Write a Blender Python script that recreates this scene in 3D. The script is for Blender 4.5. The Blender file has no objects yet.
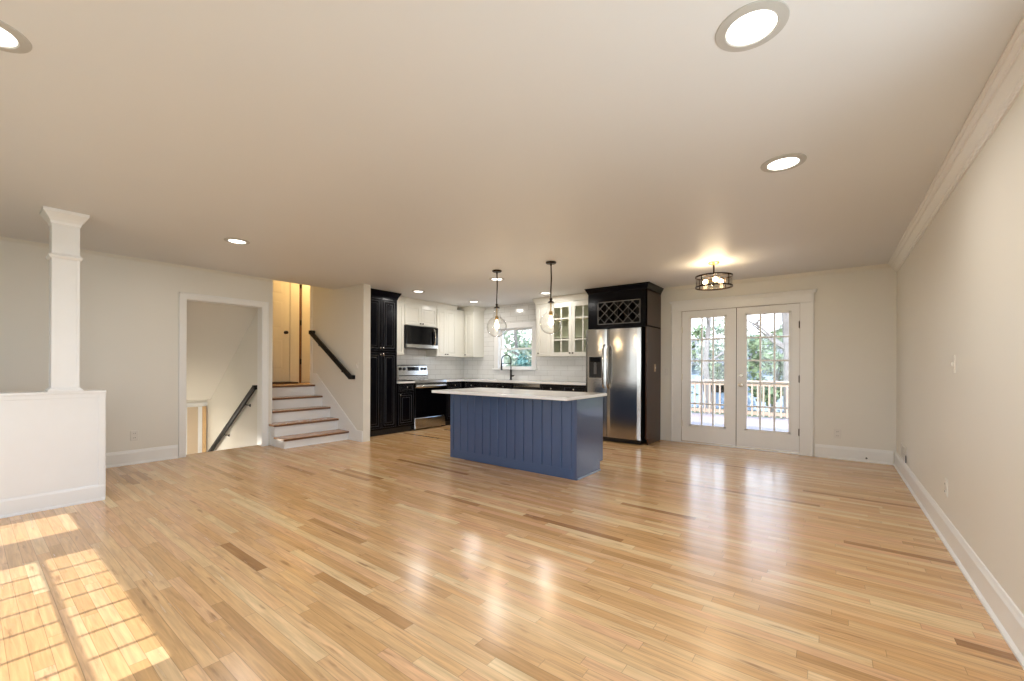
import bpy, bmesh, math, random
from mathutils import Vector, Matrix
random.seed(7)
PI = math.pi
sc = bpy.context.scene
COL = sc.collection

# ------------------------------------------------------------------ camera
H = 2.44                      # ceiling height
R, B, L, F = .629, 6.848, -6.574, -1.6   # right, back, left, front wall faces
cam = bpy.data.cameras.new('camera')
cam.sensor_width = 36
cam.lens = 419.5 / 1024 * 36
cam.shift_y = (366.42 - 340.5) / 1024
cam.clip_start = .02
cam.clip_end = 300
cam_o = bpy.data.objects.new('camera', cam)
COL.objects.link(cam_o)
cam_o.matrix_world = (Matrix.Translation((0, 0, 1.1745)) @ Matrix.Rotation(.6504, 4, 'Z')
                      @ Matrix.Rotation(PI / 2, 4, 'X') @ Matrix.Rotation(.0041, 4, 'Z'))
sc.camera = cam_o

# ------------------------------------------------------------------ world, sun, exposure
EXPOSURE = 0.66
SUN_ELEV = math.radians(44)
SUN_POWER = 3.9
SKY = 3.0
CAN_POWER = 6
sc.view_settings.view_transform = 'Standard'
sc.view_settings.look = 'None'
sc.view_settings.exposure = EXPOSURE
sc.view_settings.gamma = 1
sc.view_settings.use_curve_mapping = False
w = bpy.data.worlds.new('sky')
sc.world = w
w.use_nodes = True
nt = w.node_tree
bg = nt.nodes['Background']
tc = nt.nodes.new('ShaderNodeTexCoord')
sp = nt.nodes.new('ShaderNodeSeparateXYZ')
cr = nt.nodes.new('ShaderNodeValToRGB')
nt.links.new(tc.outputs['Generated'], sp.inputs[0])
nt.links.new(sp.outputs['Z'], cr.inputs[0])
cr.color_ramp.elements[0].position = 0.0
cr.color_ramp.elements[0].color = (.93, .96, 1, 1)
cr.color_ramp.elements[1].position = .7
cr.color_ramp.elements[1].color = (.42, .62, 1, 1)
nt.links.new(cr.outputs[0], bg.inputs[0])
bg.inputs[1].default_value = SKY
sl = bpy.data.lights.new('sun', 'SUN')
sl.energy = SUN_POWER
sl.angle = .005
sl.color = (1, .95, .93)
so = bpy.data.objects.new('sun', sl)
COL.objects.link(so)
so.rotation_euler = (PI / 2 - SUN_ELEV, 0, 0)      # shines toward +Y and down
def area(name, loc, rot, sx, sy, power, color, portal=False):
    a = bpy.data.lights.new(name, 'AREA')
    a.shape = 'RECTANGLE'
    a.size, a.size_y = sx, sy
    a.energy = power
    a.color = color
    if portal: a.cycles.is_portal = True
    o = bpy.data.objects.new(name, a)
    COL.objects.link(o)
    o.location = loc
    o.rotation_euler = rot
    return o
# sky portals at the glazed openings
area('sky_portal', (-1.1, B + .16, 1.1), (-PI / 2, 0, 0), 1.6, 2.0, 1, (1, 1, 1), True)
area('sky_portal', (-5.13, B + .16, 1.55), (-PI / 2, 0, 0), .9, .9, 1, (1, 1, 1), True)
area('sky_portal', (R + .2, .45, 1.3), (0, PI / 2, 0), 1.8, 3.5, 1, (1, 1, 1), True)
area('sky_portal', (-2.3, F - .2, 1.3), (PI / 2, 0, 0), 6.2, 1.8, 1, (1, 1, 1), True)

# ------------------------------------------------------------------ materials
def mat(name, color=(.8, .8, .8), rough=.5, metal=0, spec=.5, coat=0, emit=None, estr=0, noise=0, nscale=8, bump=0, bscale=60, aniso=None):
    m = bpy.data.materials.new(name)
    m.use_nodes = True
    t = m.node_tree
    b = t.nodes['Principled BSDF']
    b.inputs['Base Color'].default_value = (*color, 1)
    b.inputs['Roughness'].default_value = rough
    b.inputs['Metallic'].default_value = metal
    b.inputs['Specular IOR Level'].default_value = spec
    b.inputs['Coat Weight'].default_value = coat
    b.inputs['Coat Roughness'].default_value = .08
    c = t.nodes.new('ShaderNodeTexCoord')
    if noise or True:
        n = t.nodes.new('ShaderNodeTexNoise')
        n.inputs['Scale'].default_value = nscale
        n.inputs['Detail'].default_value = 3
        t.links.new(c.outputs['Object'], n.inputs['Vector'])
        r = t.nodes.new('ShaderNodeMapRange')
        a = max(noise, .02)
        r.inputs['To Min'].default_value = 1 - a
        r.inputs['To Max'].default_value = 1 + a
        t.links.new(n.outputs['Fac'], r.inputs['Value'])
        mx = t.nodes.new('ShaderNodeVectorMath')
        mx.operation = 'SCALE'
        mx.inputs[0].default_value = color
        t.links.new(r.outputs[0], mx.inputs['Scale'])
        t.links.new(mx.outputs[0], b.inputs['Base Color'])
    if bump:
        n2 = t.nodes.new('ShaderNodeTexNoise')
        n2.inputs['Scale'].default_value = bscale
        mp = t.nodes.new('ShaderNodeMapping')
        if aniso: mp.inputs['Scale'].default_value = aniso
        t.links.new(c.outputs['Object'], mp.inputs[0])
        t.links.new(mp.outputs[0], n2.inputs['Vector'])
        bp = t.nodes.new('ShaderNodeBump')
        bp.inputs['Strength'].default_value = bump
        bp.inputs['Distance'].default_value = .002
        t.links.new(n2.outputs['Fac'], bp.inputs['Height'])
        t.links.new(bp.outputs[0], b.inputs['Normal'])
    if emit:
        b.inputs['Emission Color'].default_value = (*emit, 1)
        b.inputs['Emission Strength'].default_value = estr
    return m

def glass_mat(name, tint=(1, 1, 1), refl=.5, rough=0.0):
    m = bpy.data.materials.new(name)
    m.use_nodes = True
    t = m.node_tree
    t.nodes.remove(t.nodes['Principled BSDF'])
    o = t.nodes['Material Output']
    tr = t.nodes.new('ShaderNodeBsdfTransparent')
    tr.inputs[0].default_value = (*tint, 1)
    g = t.nodes.new('ShaderNodeBsdfGlossy')
    g.inputs['Roughness'].default_value = rough
    lw = t.nodes.new('ShaderNodeLayerWeight')
    lw.inputs['Blend'].default_value = .5
    pw = t.nodes.new('ShaderNodeMath')
    pw.operation = 'POWER'
    pw.inputs[1].default_value = 4
    t.links.new(lw.outputs['Facing'], pw.inputs[0])
    ml = t.nodes.new('ShaderNodeMath')
    ml.operation = 'MULTIPLY_ADD'
    ml.inputs[1].default_value = refl
    ml.inputs[2].default_value = .045 if refl < .9 else .10
    t.links.new(pw.outputs[0], ml.inputs[0])
    mx = t.nodes.new('ShaderNodeMixShader')
    t.links.new(ml.outputs[0], mx.inputs[0])
    t.links.new(tr.outputs[0], mx.inputs[1])
    t.links.new(g.outputs[0], mx.inputs[2])
    t.links.new(mx.outputs[0], o.inputs[0])
    return m

def floor_mat(name, PW=.057, tone=1.0):
    m = bpy.data.materials.new(name)
    m.use_nodes = True
    t = m.node_tree
    N = t.nodes.new
    K = t.links.new
    b = t.nodes['Principled BSDF']
    def M(op, a, c=None, d=None):
        n = N('ShaderNodeMath'); n.operation = op
        for i, v in enumerate((a, c, d)):
            if v is None: continue
            if isinstance(v, (int, float)): n.inputs[i].default_value = v
            else: K(v, n.inputs[i])
        return n.outputs[0]
    co = N('ShaderNodeTexCoord')
    s = N('ShaderNodeSeparateXYZ'); K(co.outputs['Object'], s.inputs[0])
    X, Y = s.outputs['X'], s.outputs['Y']
    yr = M('DIVIDE', Y, PW)
    row = M('FLOOR', yr)
    fy = M('FRACT', yr)
    wn = N('ShaderNodeTexWhiteNoise'); wn.noise_dimensions = '1D'; K(row, wn.inputs['W'])
    ln = M('MULTIPLY_ADD', wn.outputs['Value'], .75, .55)
    wn2 = N('ShaderNodeTexWhiteNoise'); wn2.noise_dimensions = '1D'; K(M('ADD', row, 77.3), wn2.inputs['W'])
    xo = M('ADD', X, M('MULTIPLY', wn2.outputs['Value'], 9))
    xr = M('DIVIDE', xo, ln)
    idx = M('FLOOR', xr)
    fx = M('MULTIPLY', M('FRACT', xr), ln)
    cx = N('ShaderNodeCombineXYZ'); K(row, cx.inputs[0]); K(idx, cx.inputs[1])
    w3 = N('ShaderNodeTexWhiteNoise'); w3.noise_dimensions = '2D'; K(cx.outputs[0], w3.inputs['Vector'])
    ramp = N('ShaderNodeValToRGB')
    e = ramp.color_ramp.elements
    TN = (1.04 * tone, .97 * tone, .82 * tone)
    stops = [(0, (.33, .17, .07)), (.015, (.42, .24, .11)), (.05, (.58, .375, .19)), (.2, (.62, .39, .20)), (.38, (.66, .43, .235)), (.55, (.69, .48, .28)), (.7, (.70, .44, .275)), (.86, (.72, .51, .31)), (1, (.77, .61, .40))]
    e[0].position, e[0].color = stops[0][0], (*[v * k for v, k in zip(stops[0][1], TN)], 1)
    e[1].position, e[1].color = stops[-1][0], (*[v * k for v, k in zip(stops[-1][1], TN)], 1)
    for p_, c_ in stops[1:-1]:
        q = e.new(p_); q.color = (*[v * k for v, k in zip(c_, TN)], 1)
    K(w3.outputs['Value'], ramp.inputs[0])
    # grain, stretched along the board, shifted per board
    gv = N('ShaderNodeCombineXYZ')
    K(M('ADD', M('MULTIPLY', X, 2.2), M('MULTIPLY', w3.outputs['Value'], 50)), gv.inputs[0])
    K(M('MULTIPLY', Y, 38), gv.inputs[1]); K(M('MULTIPLY', w3.outputs['Value'], 31), gv.inputs[2])
    g1 = N('ShaderNodeTexNoise'); g1.inputs['Scale'].default_value = 1.6; g1.inputs['Detail'].default_value = 5; g1.inputs['Distortion'].default_value = .8
    K(gv.outputs[0], g1.inputs['Vector'])
    gr = N('ShaderNodeMapRange'); gr.inputs['From Min'].default_value = .3; gr.inputs['From Max'].default_value = .75
    gr.inputs['To Min'].default_value = 1.14; gr.inputs['To Max'].default_value = .74
    K(g1.outputs['Fac'], gr.inputs['Value'])
    # mineral streaks and knots
    kv = N('ShaderNodeCombineXYZ')
    K(M('ADD', M('MULTIPLY', X, 3.2), M('MULTIPLY', w3.outputs['Value'], 20)), kv.inputs[0]); K(M('MULTIPLY', Y, 26), kv.inputs[1])
    kn = N('ShaderNodeTexNoise'); kn.inputs['Scale'].default_value = 1.0; kn.inputs['Detail'].default_value = 4
    K(kv.outputs[0], kn.inputs['Vector'])
    kr = N('ShaderNodeMapRange'); kr.inputs['From Min'].default_value = .62; kr.inputs['From Max'].default_value = .72
    kr.inputs['To Min'].default_value = 1; kr.inputs['To Max'].default_value = .30
    K(kn.outputs['Fac'], kr.inputs['Value'])
    # seams
    ed = M('MINIMUM', fy, M('SUBTRACT', 1, fy))
    sy = N('ShaderNodeMapRange'); sy.inputs['From Min'].default_value = .004; sy.inputs['From Max'].default_value = .03
    sy.inputs['To Min'].default_value = .58; K(ed, sy.inputs['Value'])
    sx = N('ShaderNodeMapRange'); sx.inputs['From Min'].default_value = .001; sx.inputs['From Max'].default_value = .003
    sx.inputs['To Min'].default_value = .58; K(fx, sx.inputs['Value'])
    seam = M('MINIMUM', sy.outputs[0], sx.outputs[0])
    fac = M('MULTIPLY', gr.outputs[0], seam)
    # wider soft brown figure that follows the boards
    fv = N('ShaderNodeCombineXYZ')
    K(M('ADD', M('MULTIPLY', X, 1.1), M('MULTIPLY', w3.outputs['Value'], 13)), fv.inputs[0]); K(M('MULTIPLY', Y, 9), fv.inputs[1])
    fn = N('ShaderNodeTexNoise'); fn.inputs['Scale'].default_value = 1.3; fn.inputs['Detail'].default_value = 3; K(fv.outputs[0], fn.inputs['Vector'])
    fm = N('ShaderNodeMapRange'); fm.inputs['From Min'].default_value = .5; fm.inputs['From Max'].default_value = .78; fm.inputs['To Max'].default_value = .45
    K(fn.outputs['Fac'], fm.inputs['Value'])
    mx1 = N('ShaderNodeMix'); mx1.data_type = 'RGBA'
    K(fm.outputs[0], mx1.inputs[0]); K(ramp.outputs[0], mx1.inputs[6]); mx1.inputs[7].default_value = (.58, .31, .12, 1)
    mx2 = N('ShaderNodeMix'); mx2.data_type = 'RGBA'
    K(kr.outputs[0], mx2.inputs[0]); mx2.inputs[6].default_value = (.30, .15, .06, 1); K(mx1.outputs[2], mx2.inputs[7])
    vs = N('ShaderNodeVectorMath'); vs.operation = 'SCALE'
    K(mx2.outputs[2], vs.inputs[0]); K(fac, vs.inputs['Scale'])
    K(vs.outputs[0], b.inputs['Base Color'])
    rn = M('MULTIPLY_ADD', g1.outputs['Fac'], .12, .19)
    K(rn, b.inputs['Roughness'])
    b.inputs['Specular IOR Level'].default_value = .5
    b.inputs['Coat Weight'].default_value = .25
    b.inputs['Coat Roughness'].default_value = .17
    cup = M('MULTIPLY', M('MULTIPLY', M('SUBTRACT', fy, .5), M('SUBTRACT', fy, .5)), -1.0)
    til = M('MULTIPLY', M('SUBTRACT', w3.outputs['Value'], .5), M('MULTIPLY', fy, .35))
    hgt = M('ADD', M('ADD', cup, til), M('MULTIPLY', seam, .25))
    bp = N('ShaderNodeBump'); bp.inputs['Strength'].default_value = .35; bp.inputs['Distance'].default_value = .0012
    K(hgt, bp.inputs['Height']); K(bp.outputs[0], b.inputs['Normal'])
    return m

def tile_mat(name, axes, tw=.30, th=.10, color=(.78, .78, .76), grout=(.5, .49, .46)):
    m = bpy.data.materials.new(name)
    m.use_nodes = True
    t = m.node_tree
    b = t.nodes['Principled BSDF']
    co = t.nodes.new('ShaderNodeTexCoord')
    s = t.nodes.new('ShaderNodeSeparateXYZ')
    c = t.nodes.new('ShaderNodeCombineXYZ')
    t.links.new(co.outputs['Object'], s.inputs[0])
    t.links.new(s.outputs[axes[0]], c.inputs[0])
    t.links.new(s.outputs[axes[1]], c.inputs[1])
    br = t.nodes.new('ShaderNodeTexBrick')
    br.inputs['Scale'].default_value = 1
    br.inputs['Brick Width'].default_value = tw
    br.inputs['Row Height'].default_value = th
    br.inputs['Mortar Size'].default_value = .0025
    br.inputs['Mortar Smooth'].default_value = .2
    br.inputs['Color1'].default_value = (*color, 1)
    br.inputs['Color2'].default_value = (*[v * .95 for v in color], 1)
    br.inputs['Mortar'].default_value = (*grout, 1)
    t.links.new(c.outputs[0], br.inputs['Vector'])
    t.links.new(br.outputs['Color'], b.inputs['Base Color'])
    b.inputs['Roughness'].default_value = .12
    bp = t.nodes.new('ShaderNodeBump')
    bp.invert = True
    bp.inputs['Strength'].default_value = .5
    bp.inputs['Distance'].default_value = .002
    t.links.new(br.outputs['Fac'], bp.inputs['Height'])
    t.links.new(bp.outputs[0], b.inputs['Normal'])
    return m

M = {}
M['wall'] = mat('wall_paint', (.795, .77, .70), .42, bump=.05, bscale=120, noise=.015, nscale=1.5)
M['ceil'] = mat('ceiling_paint', (.745, .75, .75), .5, bump=.05, bscale=90, noise=.015, nscale=1.2)
M['trim'] = mat('trim_paint', (.86, .86, .84), .3)
M['white'] = mat('white_painted_wood', (.87, .87, .86), .28)
M['cream'] = mat('cream_painted_cabinet', (.76, .75, .68), .25)
M['black_wood'] = mat('black_lacquered_wood', (.002, .002, .004), .2, spec=.13, coat=.02, noise=.2)
M['dark_side'] = mat('espresso_stained_panel', (.04, .015, .006), .28, spec=.25, coat=.08, noise=.35, nscale=3)
M['blue'] = mat('slate_blue_paint', (.050, .090, .185), .22, coat=.4, noise=.04)
M['bead'] = mat('grey_highlight_bead', (.06, .06, .062), .3, noise=.3)
M['quartz'] = mat('white_quartz', (.86, .86, .86), .10, noise=.04, nscale=5)
M['steel'] = mat('brushed_stainless', (.50, .49, .475), .17, metal=1, bump=.12, bscale=3, aniso=(1, 1, 90))
M['chrome'] = mat('polished_chrome', (.75, .74, .72), .12, metal=1)
M['black'] = mat('black_plastic', (.012, .012, .013), .3)
M['black_glass'] = mat('black_glass', (.002, .002, .003), .05, spec=.28)
M['black_metal'] = mat('matt_black_metal', (.006, .006, .007), .45, spec=.25)
M['bronze'] = mat('dark_bronze', (.035, .022, .014), .35, metal=.8)
M['brass'] = mat('aged_brass', (.55, .36, .14), .3, metal=1)
M['nickel'] = mat('satin_nickel', (.62, .56, .47), .28, metal=1)
M['floor'] = floor_mat('oak_strip_floor')
M['tread'] = mat('oak_tread', (.52, .28, .14), .25, coat=.3, noise=.25, nscale=14)
M['tread_edge'] = mat('stained_oak_nosing', (.17, .075, .035), .3, coat=.3, noise=.2, nscale=14)
M['tile_y'] = tile_mat('subway_tile_window_wall', ('X', 'Z'))
M['tile_x'] = tile_mat('subway_tile_side_wall', ('Y', 'Z'))
M['glass'] = glass_mat('window_glass', (.97, .985, .98), .6)
M['globe'] = glass_mat('clear_globe_glass', (.965, .965, .955), 1.0)
M['hall_door'] = mat('hall_door_paint', (.80, .74, .60), .35)
M['pine'] = mat('pine_jamb', (.72, .48, .24), .4, noise=.12)
M['lens'] = mat('light_lens', (.9, .9, .88), .4, emit=(1, .95, .87), estr=3.0)
M['bulb'] = mat('warm_bulb', (1, .9, .7), .3, emit=(1, .72, .38), estr=9)
M['plate'] = mat('wall_plate', (.76, .73, .67), .35)
M['plate_tan'] = mat('tan_wall_plate', (.42, .30, .18), .4)
M['slot'] = mat('outlet_slot', (.08, .07, .06), .5)
M['deck'] = mat('weathered_deck_boards', (.36, .275, .25), .6, noise=.12, nscale=6)
M['rail'] = mat('pale_deck_rail', (.46, .33, .24), .6, noise=.12, nscale=6)
M['grass'] = mat('lawn', (.16, .17, .08), .9, noise=.4, nscale=1.2)
M['bark'] = mat('grey_bark', (.22, .19, .17), .9, noise=.3, nscale=6, bump=.5, bscale=12)
M['leaf_a'] = mat('green_leaves', (.20, .26, .14), .6, noise=.4, nscale=3)
M['leaf_b'] = mat('blue_green_leaves', (.09, .19, .16), .6, noise=.4, nscale=3)
M['leaf_c'] = mat('pale_leaves', (.42, .47, .36), .6, noise=.3, nscale=3)
M['cover'] = mat('blue_grey_siding', (.38, .47, .62), .7, noise=.1)
M['roofing'] = mat('roofing', (.12, .11, .11), .9, noise=.2)
M['inside'] = mat('cabinet_interior', (.66, .66, .52), .5)
M['dark_inside'] = mat('dark_cabinet_interior', (.006, .005, .005), .6)
M['slab_dark'] = mat('dark_slab_finish', (.05, .03, .02), .9, noise=.3, nscale=30)
M['exterior'] = mat('exterior_siding', (.55, .53, .5), .7)

# ------------------------------------------------------------------ mesh builder
def wpos(o):
    v = Vector((0, 0, 0))
    while o is not None:
        v += o.location
        o = o.parent
    return v

class MB:
    def __init__(s): s.v = []; s.f = []; s.sm = []
    def add(s, vs, fs, smooth=False):
        n = len(s.v)
        s.v += [tuple(v) for v in vs]
        for f in fs:
            s.f.append([i + n for i in f]); s.sm.append(smooth)
        return s
    def box(s, x0, x1, y0, y1, z0, z1, ch=0):
        x0, x1 = min(x0, x1), max(x0, x1); y0, y1 = min(y0, y1), max(y0, y1); z0, z1 = min(z0, z1), max(z0, z1)
        if not ch:
            vs = [(x, y, z) for z in (z0, z1) for y in (y0, y1) for x in (x0, x1)]
            return s.add(vs, [(0, 2, 3, 1), (4, 5, 7, 6), (0, 1, 5, 4), (2, 6, 7, 3), (0, 4, 6, 2), (1, 3, 7, 5)])
        ch = min(ch, (x1 - x0) * .45, (y1 - y0) * .45, (z1 - z0) * .45)
        bm = bmesh.new()
        bmesh.ops.create_cube(bm, size=1)
        for v in bm.verts:
            v.co = Vector(((x0 + x1) / 2 + v.co.x * (x1 - x0), (y0 + y1) / 2 + v.co.y * (y1 - y0), (z0 + z1) / 2 + v.co.z * (z1 - z0)))
        bmesh.ops.bevel(bm, geom=list(bm.edges), offset=ch, segments=2, affect='EDGES', profile=.5)
        bm.verts.index_update()
        s.add([v.co[:] for v in bm.verts], [[v.index for v in f.verts] for f in bm.faces])
        bm.free()
        return s
    def prism(s, poly, axis, a0, a1, smooth=False):
        # poly: 2D points; axis 'X': (y,z); 'Y': (x,z); 'Z': (x,y)
        def P(p, a):
            return {'X': (a, p[0], p[1]), 'Y': (p[0], a, p[1]), 'Z': (p[0], p[1], a)}[axis]
        n = len(poly)
        vs = [P(p, a0) for p in poly] + [P(p, a1) for p in poly]
        fs = [list(range(n))[::-1], list(range(n, 2 * n))] + [(i, (i + 1) % n, n + (i + 1) % n, n + i) for i in range(n)]
        return s.add(vs, fs, smooth)
    def lathe(s, prof, c, axis='Z', seg=24, smooth=True, cap=True):
        # prof: (radius, height) pairs along axis from centre c
        c = Vector(c); n = len(prof)
        def P(r, h, a):
            x, y = r * math.cos(a), r * math.sin(a)
            return c + {'Z': Vector((x, y, h)), 'X': Vector((h, x, y)), 'Y': Vector((x, h, y))}[axis]
        vs = [P(r, h, 2 * PI * k / seg) for r, h in prof for k in range(seg)]
        fs = [(i * seg + k, i * seg + (k + 1) % seg, (i + 1) * seg + (k + 1) % seg, (i + 1) * seg + k) for i in range(n - 1) for k in range(seg)]
        s.add(vs, fs, smooth)
        if cap:
            for i in (0, n - 1):
                if prof[i][0] > 1e-4: s.add(vs[i * seg:(i + 1) * seg], [list(range(seg))])
        return s
    def cyl(s, c0, c1, r0, r1=None, seg=12, smooth=True):
        if r1 is None: r1 = r0
        return s.tube([c0, c1], [r0, r1], seg)
    def tube(s, pts, rad, seg=8, closed=False):
        pts = [Vector(p) for p in pts]
        if isinstance(rad, (int, float)): rad = [rad] * len(pts)
        n = len(pts); vs = []
        up = None
        for i, p in enumerate(pts):
            a = pts[(i - 1) % n] if (closed or i) else p
            b = pts[(i + 1) % n] if (closed or i < n - 1) else p
            d = (b - a).normalized()
            if up is None: up = Vector((0, 0, 1)) if abs(d.z) < .9 else Vector((1, 0, 0))
            u = (up - d * up.dot(d)).normalized(); v = d.cross(u); up = u
            for k in range(seg):
                an = 2 * PI * k / seg
                vs.append(p + (u * math.cos(an) + v * math.sin(an)) * rad[i])
        m = n if closed else n - 1
        fs = [(i * seg + k, i * seg + (k + 1) % seg, ((i + 1) % n) * seg + (k + 1) % seg, ((i + 1) % n) * seg + k) for i in range(m) for k in range(seg)]
        s.add(vs, fs, True)
        if not closed:
            s.add(vs[:seg], [list(range(seg))]); s.add(vs[-seg:], [list(range(seg))])
        return s
    def ball(s, c, r, sx=1, sy=1, sz=1, seg=16, rings=10):
        c = Vector(c); vs = []
        for i in range(rings + 1):
            t = PI * i / rings
            for k in range(seg):
                a = 2 * PI * k / seg
                vs.append(c + Vector((r * sx * math.sin(t) * math.cos(a), r * sy * math.sin(t) * math.sin(a), r * sz * math.cos(t))))
        fs = [(i * seg + k, (i + 1) * seg + k, (i + 1) * seg + (k + 1) % seg, i * seg + (k + 1) % seg) for i in range(rings) for k in range(seg)]
        return s.add(vs, fs, True)
    def panel(s, face, a0, a1, z0, z1, base, prof):
        """face: '+X' '-X' '+Y' '-Y'; a = horizontal coordinate; base = plane of the back; prof: (inset, out) rings."""
        sg = 1 if face[0] == '+' else -1
        ax = face[1]
        def P(a, z, o):
            return (base + sg * o, a, z) if ax == 'X' else (a, base + sg * o, z)
        rings = []
        for ins, out in prof:
            rings += [P(a0 + ins, z0 + ins, out), P(a1 - ins, z0 + ins, out), P(a1 - ins, z1 - ins, out), P(a0 + ins, z1 - ins, out)]
        n = len(prof)
        fs = [(i * 4 + k, i * 4 + (k + 1) % 4, (i + 1) * 4 + (k + 1) % 4, (i + 1) * 4 + k) for i in range(n - 1) for k in range(4)]
        fs += [(0, 1, 2, 3), ((n - 1) * 4, (n - 1) * 4 + 1, (n - 1) * 4 + 2, (n - 1) * 4 + 3)]
        return s.add(rings, fs)
    def build(s, name, material, parent=None, label=None, kind=None, category=None, group=None):
        off = wpos(parent)
        me = bpy.data.meshes.new(name)
        me.from_pydata([tuple(Vector(v) - off) for v in s.v], [], s.f)
        bm = bmesh.new(); bm.from_mesh(me)
        bmesh.ops.remove_doubles(bm, verts=bm.verts, dist=1e-5)
        bmesh.ops.recalc_face_normals(bm, faces=bm.faces)
        bm.to_mesh(me); bm.free()
        ok = len(me.polygons) == len(s.sm)
        anysm = any(s.sm)
        if anysm:
            for p in me.polygons: p.use_smooth = True
            try: me.set_sharp_from_angle(angle=math.radians(35))
            except Exception: pass
        me.materials.append(material)
        o = bpy.data.objects.new(name, me)
        COL.objects.link(o)
        if parent is not None: o.parent = parent
        if label: o['label'] = label
        if kind: o['kind'] = kind
        if category: o['category'] = category
        if group: o['group'] = group
        return o

def thing(name, label, cat, loc=(0, 0, 0), group=None, kind=None):
    o = bpy.data.objects.new(name, None)
    o.empty_display_size = .1
    COL.objects.link(o)
    o.location = loc
    o['label'] = label; o['category'] = cat
    if group: o['group'] = group
    if kind: o['kind'] = kind
    return o
def struct(name, mb, material, label=None):
    return mb.build(name, material, None, kind='structure', label=label)
def copy_tree(o, parent=None):
    c = o.copy()
    COL.objects.link(c)
    if parent is not None: c.parent = parent
    for ch in list(o.children): copy_tree(ch, c)
    return c

def wall_cells(mb, axis, p0, p1, a0, a1, z0, z1, holes):
    As = sorted({a0, a1, *[h[0] for h in holes], *[h[1] for h in holes]})
    Zs = sorted({z0, z1, *[h[2] for h in holes], *[h[3] for h in holes]})
    for i in range(len(As) - 1):
        for j in range(len(Zs) - 1):
            ca, cz = (As[i] + As[i + 1]) / 2, (Zs[j] + Zs[j + 1]) / 2
            if any(h[0] < ca < h[1] and h[2] < cz < h[3] for h in holes): continue
            if axis == 'X': mb.box(p0, p1, As[i], As[i + 1], Zs[j], Zs[j + 1])
            else: mb.box(As[i], As[i + 1], p0, p1, Zs[j], Zs[j + 1])

# ================================================================== ROOM SHELL
WT = .15
DX0, DX1, DXM, DZ = -1.868, -.336, -1.101, 2.046
WX0, WX1, WZ0, WZ1 = -5.56, -4.70, 1.13, 1.96
b_ = MB(); wall_cells(b_, 'Y', B, B + WT, L - WT, R + WT, 0, H + .1, [(DX0 - .02, DX1 + .02, -.1, DZ + .02), (WX0, WX1, WZ0, WZ1)])
struct('wall_back', b_, M['wall'])
RWIN = (-1.25, 2.15, .45, 2.15)  # unseen opening added to let more daylight into the room
b_ = MB(); wall_cells(b_, 'X', R, R + WT, F - WT, B, 0, H + .1, [RWIN])
struct('wall_right', b_, M['wall'])
# front wall (behind the camera) with tall divided-light windows
SASH = [(-4.79, -4.27), (-3.75, -2.11), (-1.75, .45)]  # the last opening is unseen, added for more daylight
FZ0, FZ1 = .55, 2.19
b_ = MB(); wall_cells(b_, 'Y', F - WT, F, L - WT, R + WT, 0, H + .1, [(a, c, FZ0, FZ1) for a, c in SASH])
struct('wall_front', b_, M['wall'])
SY0, SY1 = 2.786, 3.757      # stair opening
b_ = MB(); wall_cells(b_, 'X', L - WT, L, F - WT, SY0, 0, H + .1, [(1.745, 2.655, -.1, 2.025)])
struct('wall_left', b_, M['wall'])
struct('wall_kitchen', MB().box(L - WT, L, 3.88, B, 0, H + .1), M['wall'])
struct('wall_stair', MB().box(-5.737, L, SY1, 3.88, 0, H).box(L, -7.273, SY1, 3.88, 0, 3.3), M['wall'])
struct('floor', MB().box(L - WT, R + .05, F - .05, B + .05, -.2, 0), M['floor'])
struct('ceiling', MB().box(L - .002, R + .05, F - .05, B + .05, H, H + .1), M['ceil'])
struct('roof', MB().box(L + .02, R + .9, F - .28, B + .62, H + .11, H + .42), M['roofing'])
# baseboards, profile (offset from wall, height)
def baseboard(name, axis, pos, sg, a0, a1):
    pr = [(0, 0), (.028, 0), (.028, .012), (.016, .026), (.016, .135), (.010, .150), (.006, .165), (0, .168)]
    poly = [(pos + sg * p, z) for p, z in pr]
    mb = MB()
    if axis == 'X': mb.prism(poly, 'Y', a0, a1)    # wall plane X=pos, runs along Y; poly (x,z)
    else: mb.prism(poly, 'X', a0, a1)
    struct(name, mb, M['trim'])
baseboard('baseboard_right', 'X', R, -1, F, B)
baseboard('baseboard_back', 'Y', B, -1, DX1 + .17, R - .028)
baseboard('baseboard_left', 'X', L, 1, F, 1.665)
baseboard('baseboard_front', 'Y', F, 1, L + .028, R - .028)
def crown(name, axis, pos, sg, a0, a1, s=1.0, m_='trim'):
    pr = [(0, -.11), (.010, -.11), (.010, -.096), (.020, -.090), (.020, -.080), (.030, -.066), (.048, -.048), (.056, -.046), (.056, -.034), (.072, -.024), (.072, -.014), (.086, -.012), (.086, 0), (0, 0)]
    poly = [(pos + sg * p * s, H + z * s) for p, z in pr]
    mb = MB()
    mb.prism(poly, 'Y' if axis == 'X' else 'X', a0, a1)
    struct(name, mb, M[m_])
crown('trim_1', 'X', R, -1, F, B)
crown('trim_2', 'Y', B, -1, -2.11, R, .5, 'wall')
crown('trim_3', 'X', L, 1, F, SY0, .35, 'wall')
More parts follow.
